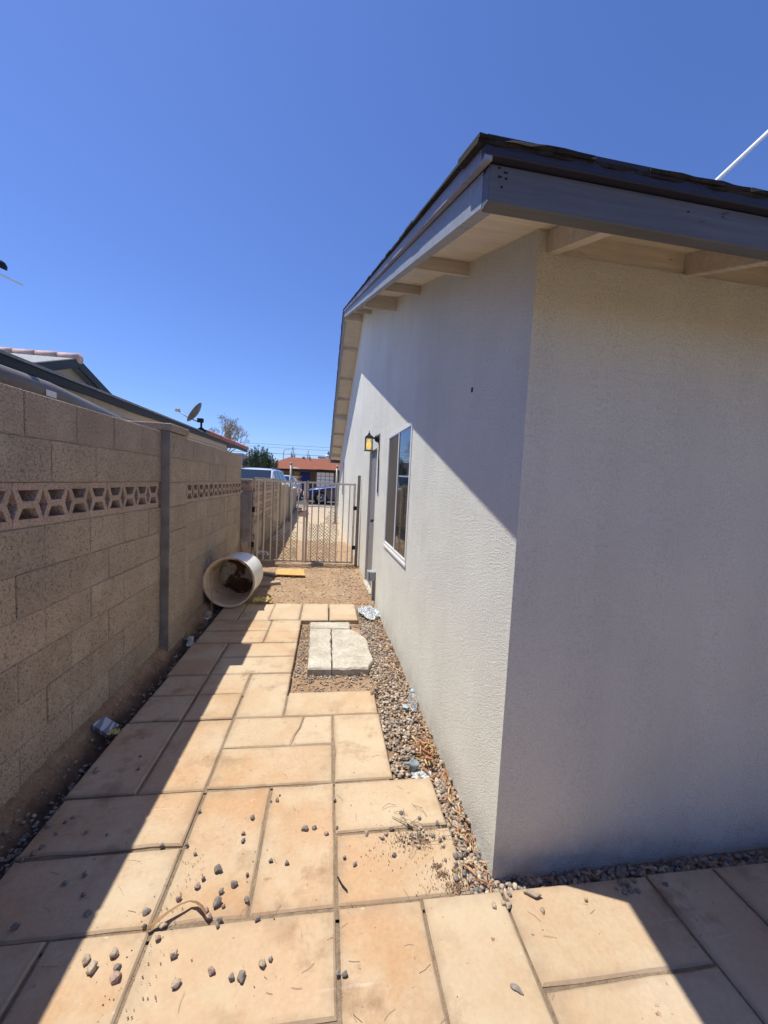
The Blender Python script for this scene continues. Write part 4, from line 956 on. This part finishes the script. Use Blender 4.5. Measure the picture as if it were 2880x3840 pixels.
# curled husk
def ribbon(pts, ws, name, mat, twist=0):
    V = []; F = []
    for i, (p, w_) in enumerate(zip(pts, ws)):
        p = Vector(p); d = (Vector(pts[min(i+1, len(pts)-1)])-Vector(pts[max(0, i-1)])).normalized(); s_ = d.cross(Vector((0, 0, 1))).normalized(); a = twist*i/len(pts)
        n_ = s_*math.cos(a)+Vector((0, 0, 1))*math.sin(a)
        V += [p-n_*w_+Vector((0, 0, w_*.7)), p, p+n_*w_+Vector((0, 0, w_*.7))]
    for i in range(len(pts)-1): k = i*3; F += [(k, k+1, k+4, k+3), (k+1, k+2, k+5, k+4)]
    o = obj(name, V, F, mat, None, True); m = o.modifiers.new('s', 'SOLIDIFY'); m.thickness = .001; return o
MAT['husk'] = m_wood('dry_husk', (.30, .17, .08), .6, None, (120, 120, 20))
tag(ribbon([(-.53, 1.272, .004), (-.505, 1.287, .012), (-.475, 1.307, .02), (-.445, 1.325, .024), (-.42, 1.338, .018), (-.40, 1.335, .014), (-.375, 1.315, .018), (-.35, 1.29, .01), (-.34, 1.279, .004)], [.006, .008, .006, .004, .004, .008, .011, .008, .002], 'curled_husk', 'husk', 1.2), 'brown curled dry husk bent over the paver joint in the foreground', 'husk')
tag(ribbon([(.36, 2.66, .01), (.385, 2.71, .02), (.41, 2.77, .02), (.425, 2.80, .01)], [.005, .009, .009, .004], 'curled_husk', 'husk', .5), 'orange-brown leaf husk on the corner of the paver beside the dirt bed', 'husk')
tag(MB().tube([(.345, 1.63, .008), (.40, 1.585, .016), (.455, 1.545, .012)], .0022, 6).build('straw_stick', 'plank'), 'short pale stick lying across the pebble heap on the paver joint', 'stick')
tag(MB().tube([(.095, 1.385, .004), (.11, 1.35, .008), (.128, 1.33, .004)], .003, 6).build('bark_stick', 'cardark'), 'short dark stick lying across the long middle paver joint', 'stick')

# ------------------------------------------------------------------ NEIGHBOUR HOUSE ON THE LEFT
nb = thing('neighbour_house', (-3, 4, 0), 'low cream neighbour house with charcoal fascia rising behind the block wall', 'house')
def nbx(x0, x1, y0, y1, z0, z1, name, mat, c=0): return MB().box(x0+3, x1+3, y0-4, y1-4, z0, z1, c).build(name, mat, nb)
nbx(-10, -3.06, -1.5, 12.6, 0, 2.47, 'wall', 'cream')
for z in (2.18, 2.30): nbx(-3.062, -3.055, -1.5, 12.6, z, z+.006, 'siding_joint', 'darkgap')
nbx(-3.055, -3.032, -1.8, 15.4, 2.435, 2.45, 'soffit', 'cream')
# fascia with a wavy lower edge
Vf = []; Ff = []; yy = rng(-1.8, 15.45, .35)
for i, y in enumerate(yy):
    zb_ = 2.425+.018*mnoise.noise(Vector((y*.8, 3, 0))); Vf += [(0, y-4, zb_), (0, y-4, 2.545), (-.03, y-4, 2.545), (-.03, y-4, zb_)]
for i in range(len(yy)-1):
    k = i*4; Ff += [(k, k+1, k+5, k+4), (k+1, k+2, k+6, k+5), (k+3, k, k+4, k+7), (k+2, k+3, k+7, k+6)]
Ff += [(0, 3, 2, 1), (len(Vf)-4, len(Vf)-3, len(Vf)-2, len(Vf)-1)]
obj('fascia_board', Vf, Ff, 'nfascia', nb)
obj('main_roof', [(.02, -5.8, 2.55), (.02, 11.5, 2.55), (-3.5, 11.5, 3.35), (-7, 11.5, 2.55), (-7, -5.8, 2.55), (-3.5, -5.8, 3.35), (.02, -5.8, 2.52), (.02, 11.5, 2.52)], [(0, 1, 2, 5), (5, 2, 3, 4), (6, 7, 1, 0), (1, 3, 2), (0, 5, 4)], 'greyshingle', nb)
tl = MB().tube([(0, 0, 0), (0, .30, 0)], [.055, .065], 10).build('red_tile', 'redtile', nb, True); tl.location = (-.02, 6.5, 2.575)
for i in range(1, 17): dup(tl, nb, (-.02+rnd(-.006, .006), 6.5+i*.29, 2.575+rnd(-.004, .004)))
dct = MB(); dct.tube([(.07, -5.5, 2.295), (.07, .6, 2.28), (.07, 2.6, 2.10)], .115, 20); dct.build('duct', 'duct', nb, True)
nbx(-2.815, -2.812, 4.45, 4.6, 2.22, 2.28, 'sticker', 'whitepaint')
# gable of the higher roof part
gx0, ay, az = -4.5, 7.9, 3.42
gb = MB().prism([(ay-4-2.4, az-.9), (ay-4+2.4, az-.9), (ay-4, az-.02)], 0, gx0+3-.25, gx0+3-.2).build('gable_wall', 'cream', nb)
V = []; 
def rp_(y, dz): return az-.36*abs(y-ay)+dz
V = [(x+3, y-4, rp_(y, dz)) for dz in (0, .05) for x in (gx0, -9.5) for y in (ay-2.6, ay, ay+2.6)]
obj('gable_roof', V, [(6, 9, 10, 7), (7, 10, 11, 8), (0, 1, 4, 3), (1, 2, 5, 4), (3, 4, 10, 9), (4, 5, 11, 10)], 'greyshingle', nb)
for s_ in (-1, 1):
    V = [(x+3, y-4, rp_(y, dz)) for dz in (-.11, .045) for x in (gx0+.004, gx0+.04) for y in (ay, ay+s_*2.6)]
    mbx = MB(); mbx.add(V, [(0, 1, 5, 4), (2, 3, 7, 6), (0, 2, 3, 1), (4, 5, 7, 6), (0, 4, 6, 2), (1, 3, 7, 5)]); mbx.build('barge_board', 'nfascia', nb)
rt = MB().tube([(0, 0, 0), (.36, 0, .0)], [.075, .09], 12).build('ridge_tile', 'paletile', nb, True); rt.location = (gx0+3-.30, ay-4, az+.045)
for i in range(1, 13): dup(rt, nb, (gx0+3-.30-.35*i, ay-4, az+.045+rnd(-.004, .004)))
# satellite dish
MAT['dishgrey'] = simple('dish_grey', (.15, .15, .145), .5)
sd = thing('satellite_dish', (-3.06, 10.15, 2.56), 'grey satellite dish with a receiver arm on the neighbour roof edge', 'satellite dish')
MB().tube([(-.12, 0, 0), (0, 0, .06), (.12, 0, -.02)], [.02, .05, .02], 8).build('foot', 'black', sd)
MB().cbox(-.16, .14, -.1, .1, -.02, .03, .01).build('mount_base', 'black', sd)
MB().tube([(0, 0, 0), (0, 0, .26)], .024, 10).build('mast', 'black', sd, True)
MB().cbox(-.09, .05, -.04, .04, .20, .30, .01).build('clamp', 'black', sd)
dn = Vector((-.80, -.10, .52)).normalized(); Md = Matrix.Translation((-.10, 0, .40)) @ dn.to_track_quat('Z', 'Y').to_matrix().to_4x4()
prof = [(.001, 0), (.08, .006), (.16, .025), (.23, .05), (.275, .075), (.278, .07), (.23, .042), (.16, .016), (.08, -.003), (.001, -.009)]
MB().lathe(prof, 32, Md).build('reflector', 'dishgrey', sd, True)
MB().tube([(-.09, 0, .22), (-.30, -.03, .30), (-.50, -.06, .43)], .013, 8).build('arm', 'galv', sd, True)
MB().cbox(-.57, -.47, -.10, -.02, .41, .49, .01).build('receiver', 'lightgrey', sd)
# TV aerial (mast left of the view)
ta = thing('tv_aerial', (-4.3, 4.5, 2.8), 'tip of a rooftop aerial with a thin pale rod entering at the left edge', 'aerial')
MB().tube([(0, 0, 0), (0, 0, 1.05)], .018, 8).build('mast', 'galv', ta, True)
MB().tube([(-.35, 0, 1.12), (1.26, 0, .48)], .008, 8).build('boom', 'whitepaint', ta, True)
MB().lathe([(.062, -.012), (.056, .02), (.032, .045), (.001, .052)], 16, Matrix.Translation((1.06, 0, .645)) @ Matrix.Rotation(.35, 4, 'Y')).build('amplifier_dome', 'black', ta, True)
MB().tube([(0, 0, .92), (.6, 0, .75), (1.06, 0, .66)], .01, 8).build('arm', 'galv', ta)
for k in range(3): MB().tube([(-.25+.2*k, .2, 1.08-.08*k), (-.25+.2*k, -.2, 1.08-.08*k)], .005, 6).build('element', 'galv', ta)

# ------------------------------------------------------------------ CARS
def loft_car(t, stations, paint, glassm='glass'):
    """stations: (s, zsill, zbelt, ztop, wsill, wbelt, wtop); long axis is local Y (front = -Y)"""
    def ring(st):
        s_, z0, zb, zt, w0, wb, wt = st; zm = (z0+zb)/2
        return [(-w0, s_, z0), (-wb*1.0, s_, zm), (-wb, s_, zb-.03), (-wb*.97, s_, zb), (-wt, s_, zt-.03), (-wt*.85, s_, zt), (0, s_, zt+.012), (wt*.85, s_, zt), (wt, s_, zt-.03), (wb*.97, s_, zb), (wb, s_, zb-.03), (wb, s_, zm), (w0, s_, z0)]
    R = [ring(st) for st in stations]; n = len(R[0]); V = [p for r in R for p in r]; F = []
    for i in range(len(R)-1):
        for j in range(n-1): a = i*n+j; F.append((a, a+1, a+n+1, a+n))
        F.append((i*n, (i+1)*n, (i+1)*n+n-1, i*n+n-1))
    F.append(tuple(range(n))[::-1]); F.append(tuple((len(R)-1)*n+j for j in range(n)))
    o = MB().add(V, F).build('body', paint, t); autosmooth(o, 40); return o
def wheel(t, x, y, r, side, spokes=10):
    M0 = Matrix.Translation((x, y, r)) @ Matrix.Rotation(side*math.pi/2, 4, 'Y')
    ty = MB().lathe([(r*.66, -.10), (r*.92, -.10), (r, -.07), (r, .07), (r*.92, .10), (r*.66, .10)], 32, M0).build('wheel', 'tyre', t, True)
    rm = MB().lathe([(r*.66, .085), (r*.60, .09), (r*.57, .05), (r*.2, .045), (.001, .045)], 32, M0).build('rim', 'cardark', ty, True)
    s_ = MB()
    for k in range(spokes):
        a = 2*math.pi*k/spokes; q = M0 @ Matrix.Rotation(a, 4, 'Z')
        s_.add([q @ Vector(p) for p in [(r*.10, -.018, .06), (r*.62, -.034, .09), (r*.62, .034, .09), (r*.10, .018, .06), (r*.10, -.018, .04), (r*.62, -.034, .06), (r*.62, .034, .06), (r*.10, .018, .04)]], [(0, 1, 2, 3), (4, 7, 6, 5), (0, 4, 5, 1), (2, 6, 7, 3), (1, 5, 6, 2), (3, 7, 4, 0)])
    s_.lathe([(r*.67, .088), (r*.61, .098), (r*.6, .07)], 32, M0); s_.lathe([(r*.16, .05), (r*.14, .085), (.001, .09)], 16, M0); s_.build('spokes', 'alloy', ty); return ty
def quadglass(t, name, pts, mat='glass'):
    c = Vector((0, 0, .75)); P = [Vector(p) for p in pts]; n_ = (P[1]-P[0]).cross(P[2]-P[0]).normalized(); m = sum(P, Vector())/len(P)
    if n_.dot(m-Vector((0, m.y, .7))) < 0: n_ = -n_
    V = [p+n_*.006 for p in P]+[p-n_*.01 for p in P]; k = len(P)
    return MB().add(V, [tuple(range(k)), tuple(range(k, 2*k))[::-1]]+[(i, (i+1) % k, (i+1) % k+k, i+k) for i in range(k)]).build(name, mat, t)
# white SUV facing the camera
sv = thing('parked_suv', (-3.2, 15.6, .22), 'white SUV with roof rails facing the alley, its windscreen just above the block wall', 'car', -.08)
ST = [(0, .38, .75, .80, .78, .85, .70), (.12, .30, .92, .98, .86, .92, .78), (1.05, .28, 1.08, 1.13, .90, .95, .80), (1.3, .28, 1.12, 1.18, .90, .95, .80), (2.0, .28, 1.15, 1.62, .90, .95, .70), (2.5, .28, 1.15, 1.70, .90, .95, .70), (3.9, .28, 1.17, 1.68, .90, .95, .69), (4.5, .30, 1.17, 1.50, .88, .93, .68), (4.72, .35, 1.05, 1.10, .84, .90, .70)]
loft_car(sv, ST, 'carwhite')
quadglass(sv, 'windshield', [(-.76, 1.30, 1.21), (.76, 1.30, 1.21), (.64, 1.99, 1.62), (-.64, 1.99, 1.62)])
for s_ in (-1, 1):
    quadglass(sv, 'side_window', [(s_*.915, 1.75, 1.18), (s_*.915, 2.65, 1.18), (s_*.735, 2.6, 1.63), (s_*.755, 2.15, 1.60)]); quadglass(sv, 'side_window', [(s_*.915, 2.72, 1.18), (s_*.915, 3.5, 1.19), (s_*.735, 3.45, 1.62), (s_*.735, 2.68, 1.63)]); quadglass(sv, 'side_window', [(s_*.91, 3.58, 1.2), (s_*.90, 4.2, 1.22), (s_*.74, 4.0, 1.58), (s_*.735, 3.53, 1.62)])
    MB().tube([(s_*.60, 2.1, 1.71), (s_*.60, 2.2, 1.75), (s_*.60, 3.9, 1.74), (s_*.60, 4.0, 1.69)], .018, 6).build('roof_rail', 'cardark', sv)
    MB().cbox(min(s_*.97, s_*1.15), max(s_*.97, s_*1.15), 1.55, 1.68, 1.12, 1.28, .03).build('wing_mirror', 'carwhite', sv)
    quadglass(sv, 'headlight', [(s_*.55, -.012, .72), (s_*.82, .06, .74), (s_*.82, .06, .86), (s_*.55, .02, .82)], 'lampclear')
    for y in (.92, 3.75): wheel(sv, s_*.84, y, .36, s_)
crs = crumple('sun_shade', 1.25, .16, .05, (0, 0, 0), 0, 'whitepaint', 'x', 'x', 22); crs.parent = sv; crs.location = (0, 1.52, 1.26)
crs.name = 'sun_shade'; crs.rotation_euler = (.55, 0, 0)
for k in ('label', 'category'): del crs[k]
# white sedan behind
s2 = thing('parked_sedan', (-2.95, 20.9, .29), 'white car further back on the driveway, only its windscreen and mirror above the low wall', 'car', -.12)
ST2 = [(0, .35, .62, .66, .70, .80, .60), (.15, .25, .75, .80, .82, .88, .70), (1.2, .22, .92, .96, .86, .91, .74), (1.35, .22, .93, .99, .86, .91, .74), (2.1, .22, .96, 1.38, .86, .91, .60), (2.7, .22, .96, 1.43, .86, .91, .60), (3.5, .22, .98, 1.32, .86, .90, .60), (4.0, .24, 1.0, 1.06, .85, .89, .66), (4.6, .32, .9, .95, .78, .84, .64)]
loft_car(s2, ST2, 'carwhite'); quadglass(s2, 'windshield', [(-.72, 1.37, 1.0), (.72, 1.37, 1.0), (.56, 2.08, 1.37), (-.56, 2.08, 1.37)])
for s_ in (-1, 1):
    quadglass(s2, 'side_window', [(s_*.88, 1.7, .99), (s_*.88, 2.6, 1.0), (s_*.64, 2.6, 1.38), (s_*.66, 2.15, 1.34)]); MB().cbox(min(s_*.93, s_*1.08), max(s_*.93, s_*1.08), 1.6, 1.7, .95, 1.08, .03).build('wing_mirror', 'carwhite', s2)
    for y in (.9, 3.6): wheel(s2, s_*.80, y, .33, s_)
# blue sedan parked across the view (front towards -X)
bc = thing('parked_sedan', (-1.12, 20.95, .305), 'dark blue sedan parked across the end of the alley, nose to the left', 'car', -math.pi/2)
ST3 = [(0, .30, .52, .56, .55, .66, .45), (.08, .22, .62, .66, .74, .82, .60), (.35, .18, .72, .77, .84, .90, .70), (.9, .17, .83, .88, .87, .92, .74), (1.25, .17, .88, .95, .88, .92, .74), (2.05, .17, .93, 1.36, .88, .92, .60), (2.5, .17, .94, 1.44, .88, .92, .58), (3.2, .17, .96, 1.38, .88, .92, .58), (4.1, .2, 1.0, 1.08, .86, .90, .62), (4.55, .25, .98, 1.02, .82, .87, .66), (4.7, .35, .8, .84, .74, .8, .6)]
loft_car(bc, ST3, 'carblue'); quadglass(bc, 'windshield', [(-.73, 1.28, .97), (.73, 1.28, .97), (.57, 2.05, 1.355), (-.57, 2.05, 1.355)])
quadglass(bc, 'glass_roof', [(-.45, 2.12, 1.40), (.45, 2.12, 1.40), (.44, 3.1, 1.43), (-.44, 3.1, 1.43)])
for s_ in (-1, 1):
    quadglass(bc, 'side_window', [(s_*.895, 1.62, .955), (s_*.895, 2.5, .965), (s_*.655, 2.48, 1.37), (s_*.67, 2.1, 1.33)]); quadglass(bc, 'side_window', [(s_*.895, 2.56, .965), (s_*.885, 3.5, 1.0), (s_*.66, 3.2, 1.33), (s_*.655, 2.54, 1.37)])
    quadglass(bc, 'headlight', [(s_*.60, .085, .60), (s_*.84, .33, .62), (s_*.82, .40, .70), (s_*.58, .18, .68)], 'lampclear')
    MB().cbox(min(s_*.93, s_*1.08), max(s_*.93, s_*1.08), 1.55, 1.72, .93, 1.05, .03).build('wing_mirror', 'carblue', bc)
    for y in (.84, 3.7):
        wheel(bc, s_*.82, y, .335, s_); MB().lathe([(.375, 0), (.375, .03), (.001, .03)], 32, Matrix.Translation((s_*.865, y, .335)) @ Matrix.Rotation(s_*math.pi/2, 4, 'Y')).build('wheel_arch', 'cardark', bc)

# ------------------------------------------------------------------ OPPOSITE HOUSE
oh = thing('ranch_house', (-2, 43, .33), 'brown ranch house with red shingle roof and blue door across the street', 'house')
def ox(x0, x1, y0, y1, z0, z1, name, mat, par=None): return MB().box(x0+2, x1+2, y0-43, y1-43, z0-.33, z1-.33).build(name, mat, par or oh)
ox(-7.0, -2.95, 43, 50, .3, 2.5, 'wall', 'brownwall'); ox(-2.95, -1.3, 43.2, 50, .3, 2.5, 'wall', 'brownwall'); ox(-1.28, 4.8, 42.4, 50, .3, 2.62, 'garage_wall', 'brownwall')
ox(-6.2, -4.6, 42.93, 42.99, .3, 2.45, 'pale_wall_panel', 'cream')
w1 = ox(-5.6, -5.1, 42.86, 42.92, 1.0, 2.2, 'window', 'whitepaint'); ox(-5.55, -5.15, 42.84, 42.858, 1.05, 2.15, 'pane', 'glass', w1)
bd = ox(-2.84, -1.86, 43.12, 43.19, .38, 2.36, 'front_door', 'bluedoor')
for k in range(3): ox(-2.78+.31*k, -2.53+.31*k, 43.10, 43.118, .5, 2.25, 'door_panel', 'bluedoor', bd)
gw = ox(-1.14, .70, 42.30, 42.39, .4, 2.39, 'garage_window', 'cardark')
for r_ in range(5):
    for c_ in range(4): ox(-1.10+.45*c_, -.69+.45*c_, 42.27, 42.298, .45+.39*r_, .80+.39*r_, 'garage_panel', 'whitepaint', gw)
def roofpoly(V, F): return obj('roof', [(a+2, b-43, c-.33) for a, b, c in V], F, 'redroof', oh)
roofpoly([(-7.2, 42.0, 2.5), (-1.1, 42.0, 2.5), (-1.1, 41.4, 2.64), (5.4, 41.4, 2.64), (5.4, 51, 2.64), (-7.2, 51, 2.5), (-4.4, 46.3, 4.0), (3.4, 46.3, 4.02), (-1.1, 42.0, 2.66), (-1.1, 41.4, 2.66)], [(0, 1, 8, 6), (8, 9, 7, 6), (9, 3, 7), (3, 4, 7), (4, 5, 6, 7), (5, 0, 6)])
ox(-7.2, -1.12, 41.9, 42.0, 2.38, 2.52, 'eave_fascia', 'cardark'); ox(-1.1, 5.4, 41.3, 41.4, 2.5, 2.65, 'eave_fascia', 'cardark'); ox(-7.1, 5.3, 42.0, 43.1, 2.36, 2.40, 'soffit', 'brownwall')
vt = ox(-2.1, -1.95, 45.5, 45.65, 3.7, 4.15, 'roof_vent', 'galv'); ox(-2.9, -2.6, 45.8, 46, 3.8, 4.12, 'roof_vent', 'galv')
# planter pier in front
pl = thing('planter_pot', (-1.86, 25.4, 1.50), 'wide brown planter pot with a small spiky plant on a brick pier across the street', 'planter')
MB().lathe([(.001, 0), (.14, 0), (.17, .04), (.2, .12), (.25, .17), (.27, .17), (.27, .22), (.23, .22), (.22, .19), (.001, .19)], 28).build('pot', 'terracotta', pl, True)
mb = MB()
for k in range(60):
    a = rnd(0, 6.28); t_ = rnd(.1, .8); L = rnd(.15, .36); p0 = Vector((0, 0, .2)); d = Vector((math.cos(a)*t_, math.sin(a)*t_, 1)).normalized(); p1 = p0+d*L; s_ = d.orthogonal().normalized()*.02
    mb.add([p0-s_*.5, p0+s_*.5, p0+d*L*.5+s_, p1, p0+d*L*.5-s_], [(0, 1, 2, 3, 4)])
mb.build('plant', 'leafyellow', pl)
pi_ = thing('brick_pier', (-1.80, 25.4, .3), 'brown brick pier under the planter pot across the street', 'pier')
bk = MB().cbox(-.19, .19, -.19, .19, 0, .195, .008).build('brick_course', 'brick', pi_)
for k in range(1, 6): dup(bk, pi_, (0, 0, .2*k))
lwl = tag(MB().box(-9, -1.6, 27.4, 27.6, .3, .85).build('front_wall', 'brick'), 'low brown brick wall in front of the blue-door house', 'wall')

# ------------------------------------------------------------------ VEGETATION
def rand_dir(r): v = Vector((r.gauss(0, 1), r.gauss(0, 1), r.gauss(0, 1))); return v.normalized()
def bare_tree(loc, h, label, seed, leafn=1600, spread=1.4):
    r = random.Random(seed); t = thing('bare_tree', loc, label, 'tree'); mb = MB(); tips = []
    def grow(p, d, L, rad, lv):
        q = p; pts_ = [p]; n = 3
        for _ in range(n): d = (d+rand_dir(r)*.16).normalized(); q = q+d*L/n; pts_.append(q)
        mb.tube(pts_, [rad*(1-.35*i/n) for i in range(n+1)], 5 if lv < 3 else 3, False)
        if lv >= 6: tips.extend(pts_[1:]); return
        if lv >= 4: tips.extend(pts_[2:])
        for _ in range(3 if lv < 4 else 3):
            e = (d+rand_dir(r)*.62+Vector((0, 0, .12))).normalized(); grow(q, e, L*r.uniform(.62, .82), rad*.6, lv+1)
    grow(Vector((0, 0, 0)), Vector((0, 0, 1)), h*.30, h*.025, 0)
    mb.build('trunk', 'bark', t)
    lf = MB()
    for _ in range(leafn):
        p = r.choice(tips)+rand_dir(r)*.10; n_ = rand_dir(r); a = n_.orthogonal()*r.uniform(.025, .05); b_2 = n_.cross(a)
        if p.x > r.uniform(-1.8, 1.2)*1: continue
        lf.add([p-a, p-b_2*.6, p+a, p+b_2*.6], [(0, 1, 2, 3)])
    lf.build('leaves', 'leafyellow', t); return t
bare_tree((-7.4, 30, .3), 5.6, 'sparse half-bare tree with yellowish leaves behind the satellite dish', 5, 4200)
def shrub(loc, w_, h, label, seed, n_br=90, name='oleander_shrub', cat='shrub', mat='leafgreen', leafs=70):
    r = random.Random(seed); t = thing(name, loc, label, cat); st_ = MB(); lf = MB()
    for k in range(n_br):
        a = r.uniform(0, 6.28); rad = r.random()**.6*w_/2; top = Vector((math.cos(a)*rad, math.sin(a)*rad*.8, h*(1-.35*(rad/(w_/2))**2)*r.uniform(.78, 1.05))); b0 = Vector((top.x*.35, top.y*.35, 0))
        mid = (b0+top)/2+Vector((top.x*.18, top.y*.18, 0)); st_.tube([b0, mid, top], [.025, .018, .006], 4, False)
        for _ in range(leafs):
            u = r.random()**.6; p = (b0.lerp(mid, u*2) if u < .5 else mid.lerp(top, u*2-1))+rand_dir(r)*(.16 if u < .85 else .06); d = (rand_dir(r)*.6+Vector((0, 0, .8))).normalized(); s_ = d.orthogonal().normalized()*r.uniform(.018, .035); L = r.uniform(.10, .2)
            lf.add([p, p+d*L*.5+s_, p+d*L, p+d*L*.5-s_], [(0, 1, 2, 3)])
    st_.build('stems', 'bark', t); lf.build('foliage', mat, t); return t
shrub((-6.2, 38, .3), 3.4, 4.05, 'dense dark green shrub of upright branches left of the red-roofed house', 4, 150)
shrub((-4.1, 47.5, .3), .9, 4.2, 'small dark green conifer tip just beside the left end of the red roof', 9, 22, 'small_conifer', 'tree')
shrub((-4.9, 60, .3), 3.4, 5.2, 'pale green bush showing over the left end of the red roof', 12, 30, 'distant_bush', 'bush', 'leafyellow', 40)
shrub((-3.7, 75, .3), .9, 6.7, 'small cypress top sticking up behind the ridge of the red roof', 15, 18, 'cypress', 'tree')
# a tree on the camera side that the window reflects
bare_tree((-7.5, 2.0, .0), 6.0, 'tree behind the neighbour house outside the frame, mirrored in the window pane', 15, 900) if False else None
# far buildings
fb = thing('far_building', (-1, 90, .3), 'flat-roofed pale building far behind the red roof', 'building')
MB().box(-1.15, 3.5, 0, 8, 0, 6.3).build('wall', 'lightgrey', fb); MB().box(-1.25, 3.6, -.1, 8.1, 6.302, 6.6).build('parapet', 'galv', fb)
MB().box(1.0, 1.25, 1, 1.3, 6.6, 7.9).build('chimney_flue', 'cardark', fb)
f2 = thing('far_house', (-17.2, 60, .3), 'pale house seen between the neighbour eave and the dark green shrub', 'house')
MB().box(0, 7, 0, 6, 0, 3.0).build('wall', 'cream', f2); MB().prism([(-.3, 3.0), (7.3, 3.0), (5, 4.6), (2, 4.6)], 1, -.3, 6.3).build('roof', 'greyshingle', f2)
for k in range(3): wn_ = MB().box(2.2+1.5*k, 3.1+1.5*k, -.06, -.01, 1.4, 2.5).build('window', 'whitepaint', f2); MB().box(2.28+1.5*k, 3.02+1.5*k, -.08, -.062, 1.48, 2.42).build('pane', 'glass', f2)
# street lamp, pylon, power lines
sl_ = thing('street_lamp', (-13.07, 120, .3), 'distant grey street lamp with a short curved arm', 'street lamp')
MB().tube([(0, 0, 0), (0, 0, 8.9), (.15, 0, 9.5), (.6, 0, 9.95), (1.0, 0, 10.0)], [.14, .10, .09, .08, .07], 8).build('pole', 'galv', sl_, True); MB().cbox(.8, 1.7, -.15, .15, 9.9, 10.08, .04).build('lamp_head', 'galv', sl_)
py = thing('power_pylon', (-43.4, 500, .3), 'distant steel lattice electricity pylon on the horizon', 'pylon')
mb = MB()
for k in range(6):
    z0, z1 = 41*k/6, 41*(k+1)/6; w0, w1 = 5.2*(1-k/6)+.4, 5.2*(1-(k+1)/6)+.4
    for sx in (-1, 1):
        for sy in (-1, 1): mb.tube([(sx*w0, sy*w0, z0), (sx*w1, sy*w1, z1)], .22, 4, False)
        mb.tube([(sx*w0, -w0, z0), (-sx*w1, -w1, z1)], .13, 4, False)
    mb.tube([(-w1, -w1, z1), (w1, -w1, z1)], .13, 4, False)
mb.build('lattice', 'galv', py)
for z in (33, 38): MB().tube([(-4.5, 0, z), (0, 0, z+.7), (4.5, 0, z)], .16, 4, False).build('cross_arm', 'galv', py)
def wireline(p0, p1, r_, sag, label):
    p0, p1 = Vector(p0), Vector(p1); pts_ = [p0.lerp(p1, t/16)-Vector((0, 0, sag*4*(t/16)*(1-t/16))) for t in range(17)]
    return tag(MB().tube(pts_, r_, 4, False).build('power_line', 'cardark'), label, 'cable', 'power lines above the red roof')
wireline((-40, 80, 8.4), (40, 80, 8.9), .028, .5, 'uppermost thin power line crossing the sky above the red roof')
wireline((-40, 80, 7.9), (40, 80, 8.2), .026, .5, 'middle thin power line crossing in front of the pylon')
wireline((-30, 60, 5.3), (30, 60, 5.8), .032, .35, 'lowest and darkest power line just above the red roof ridge')
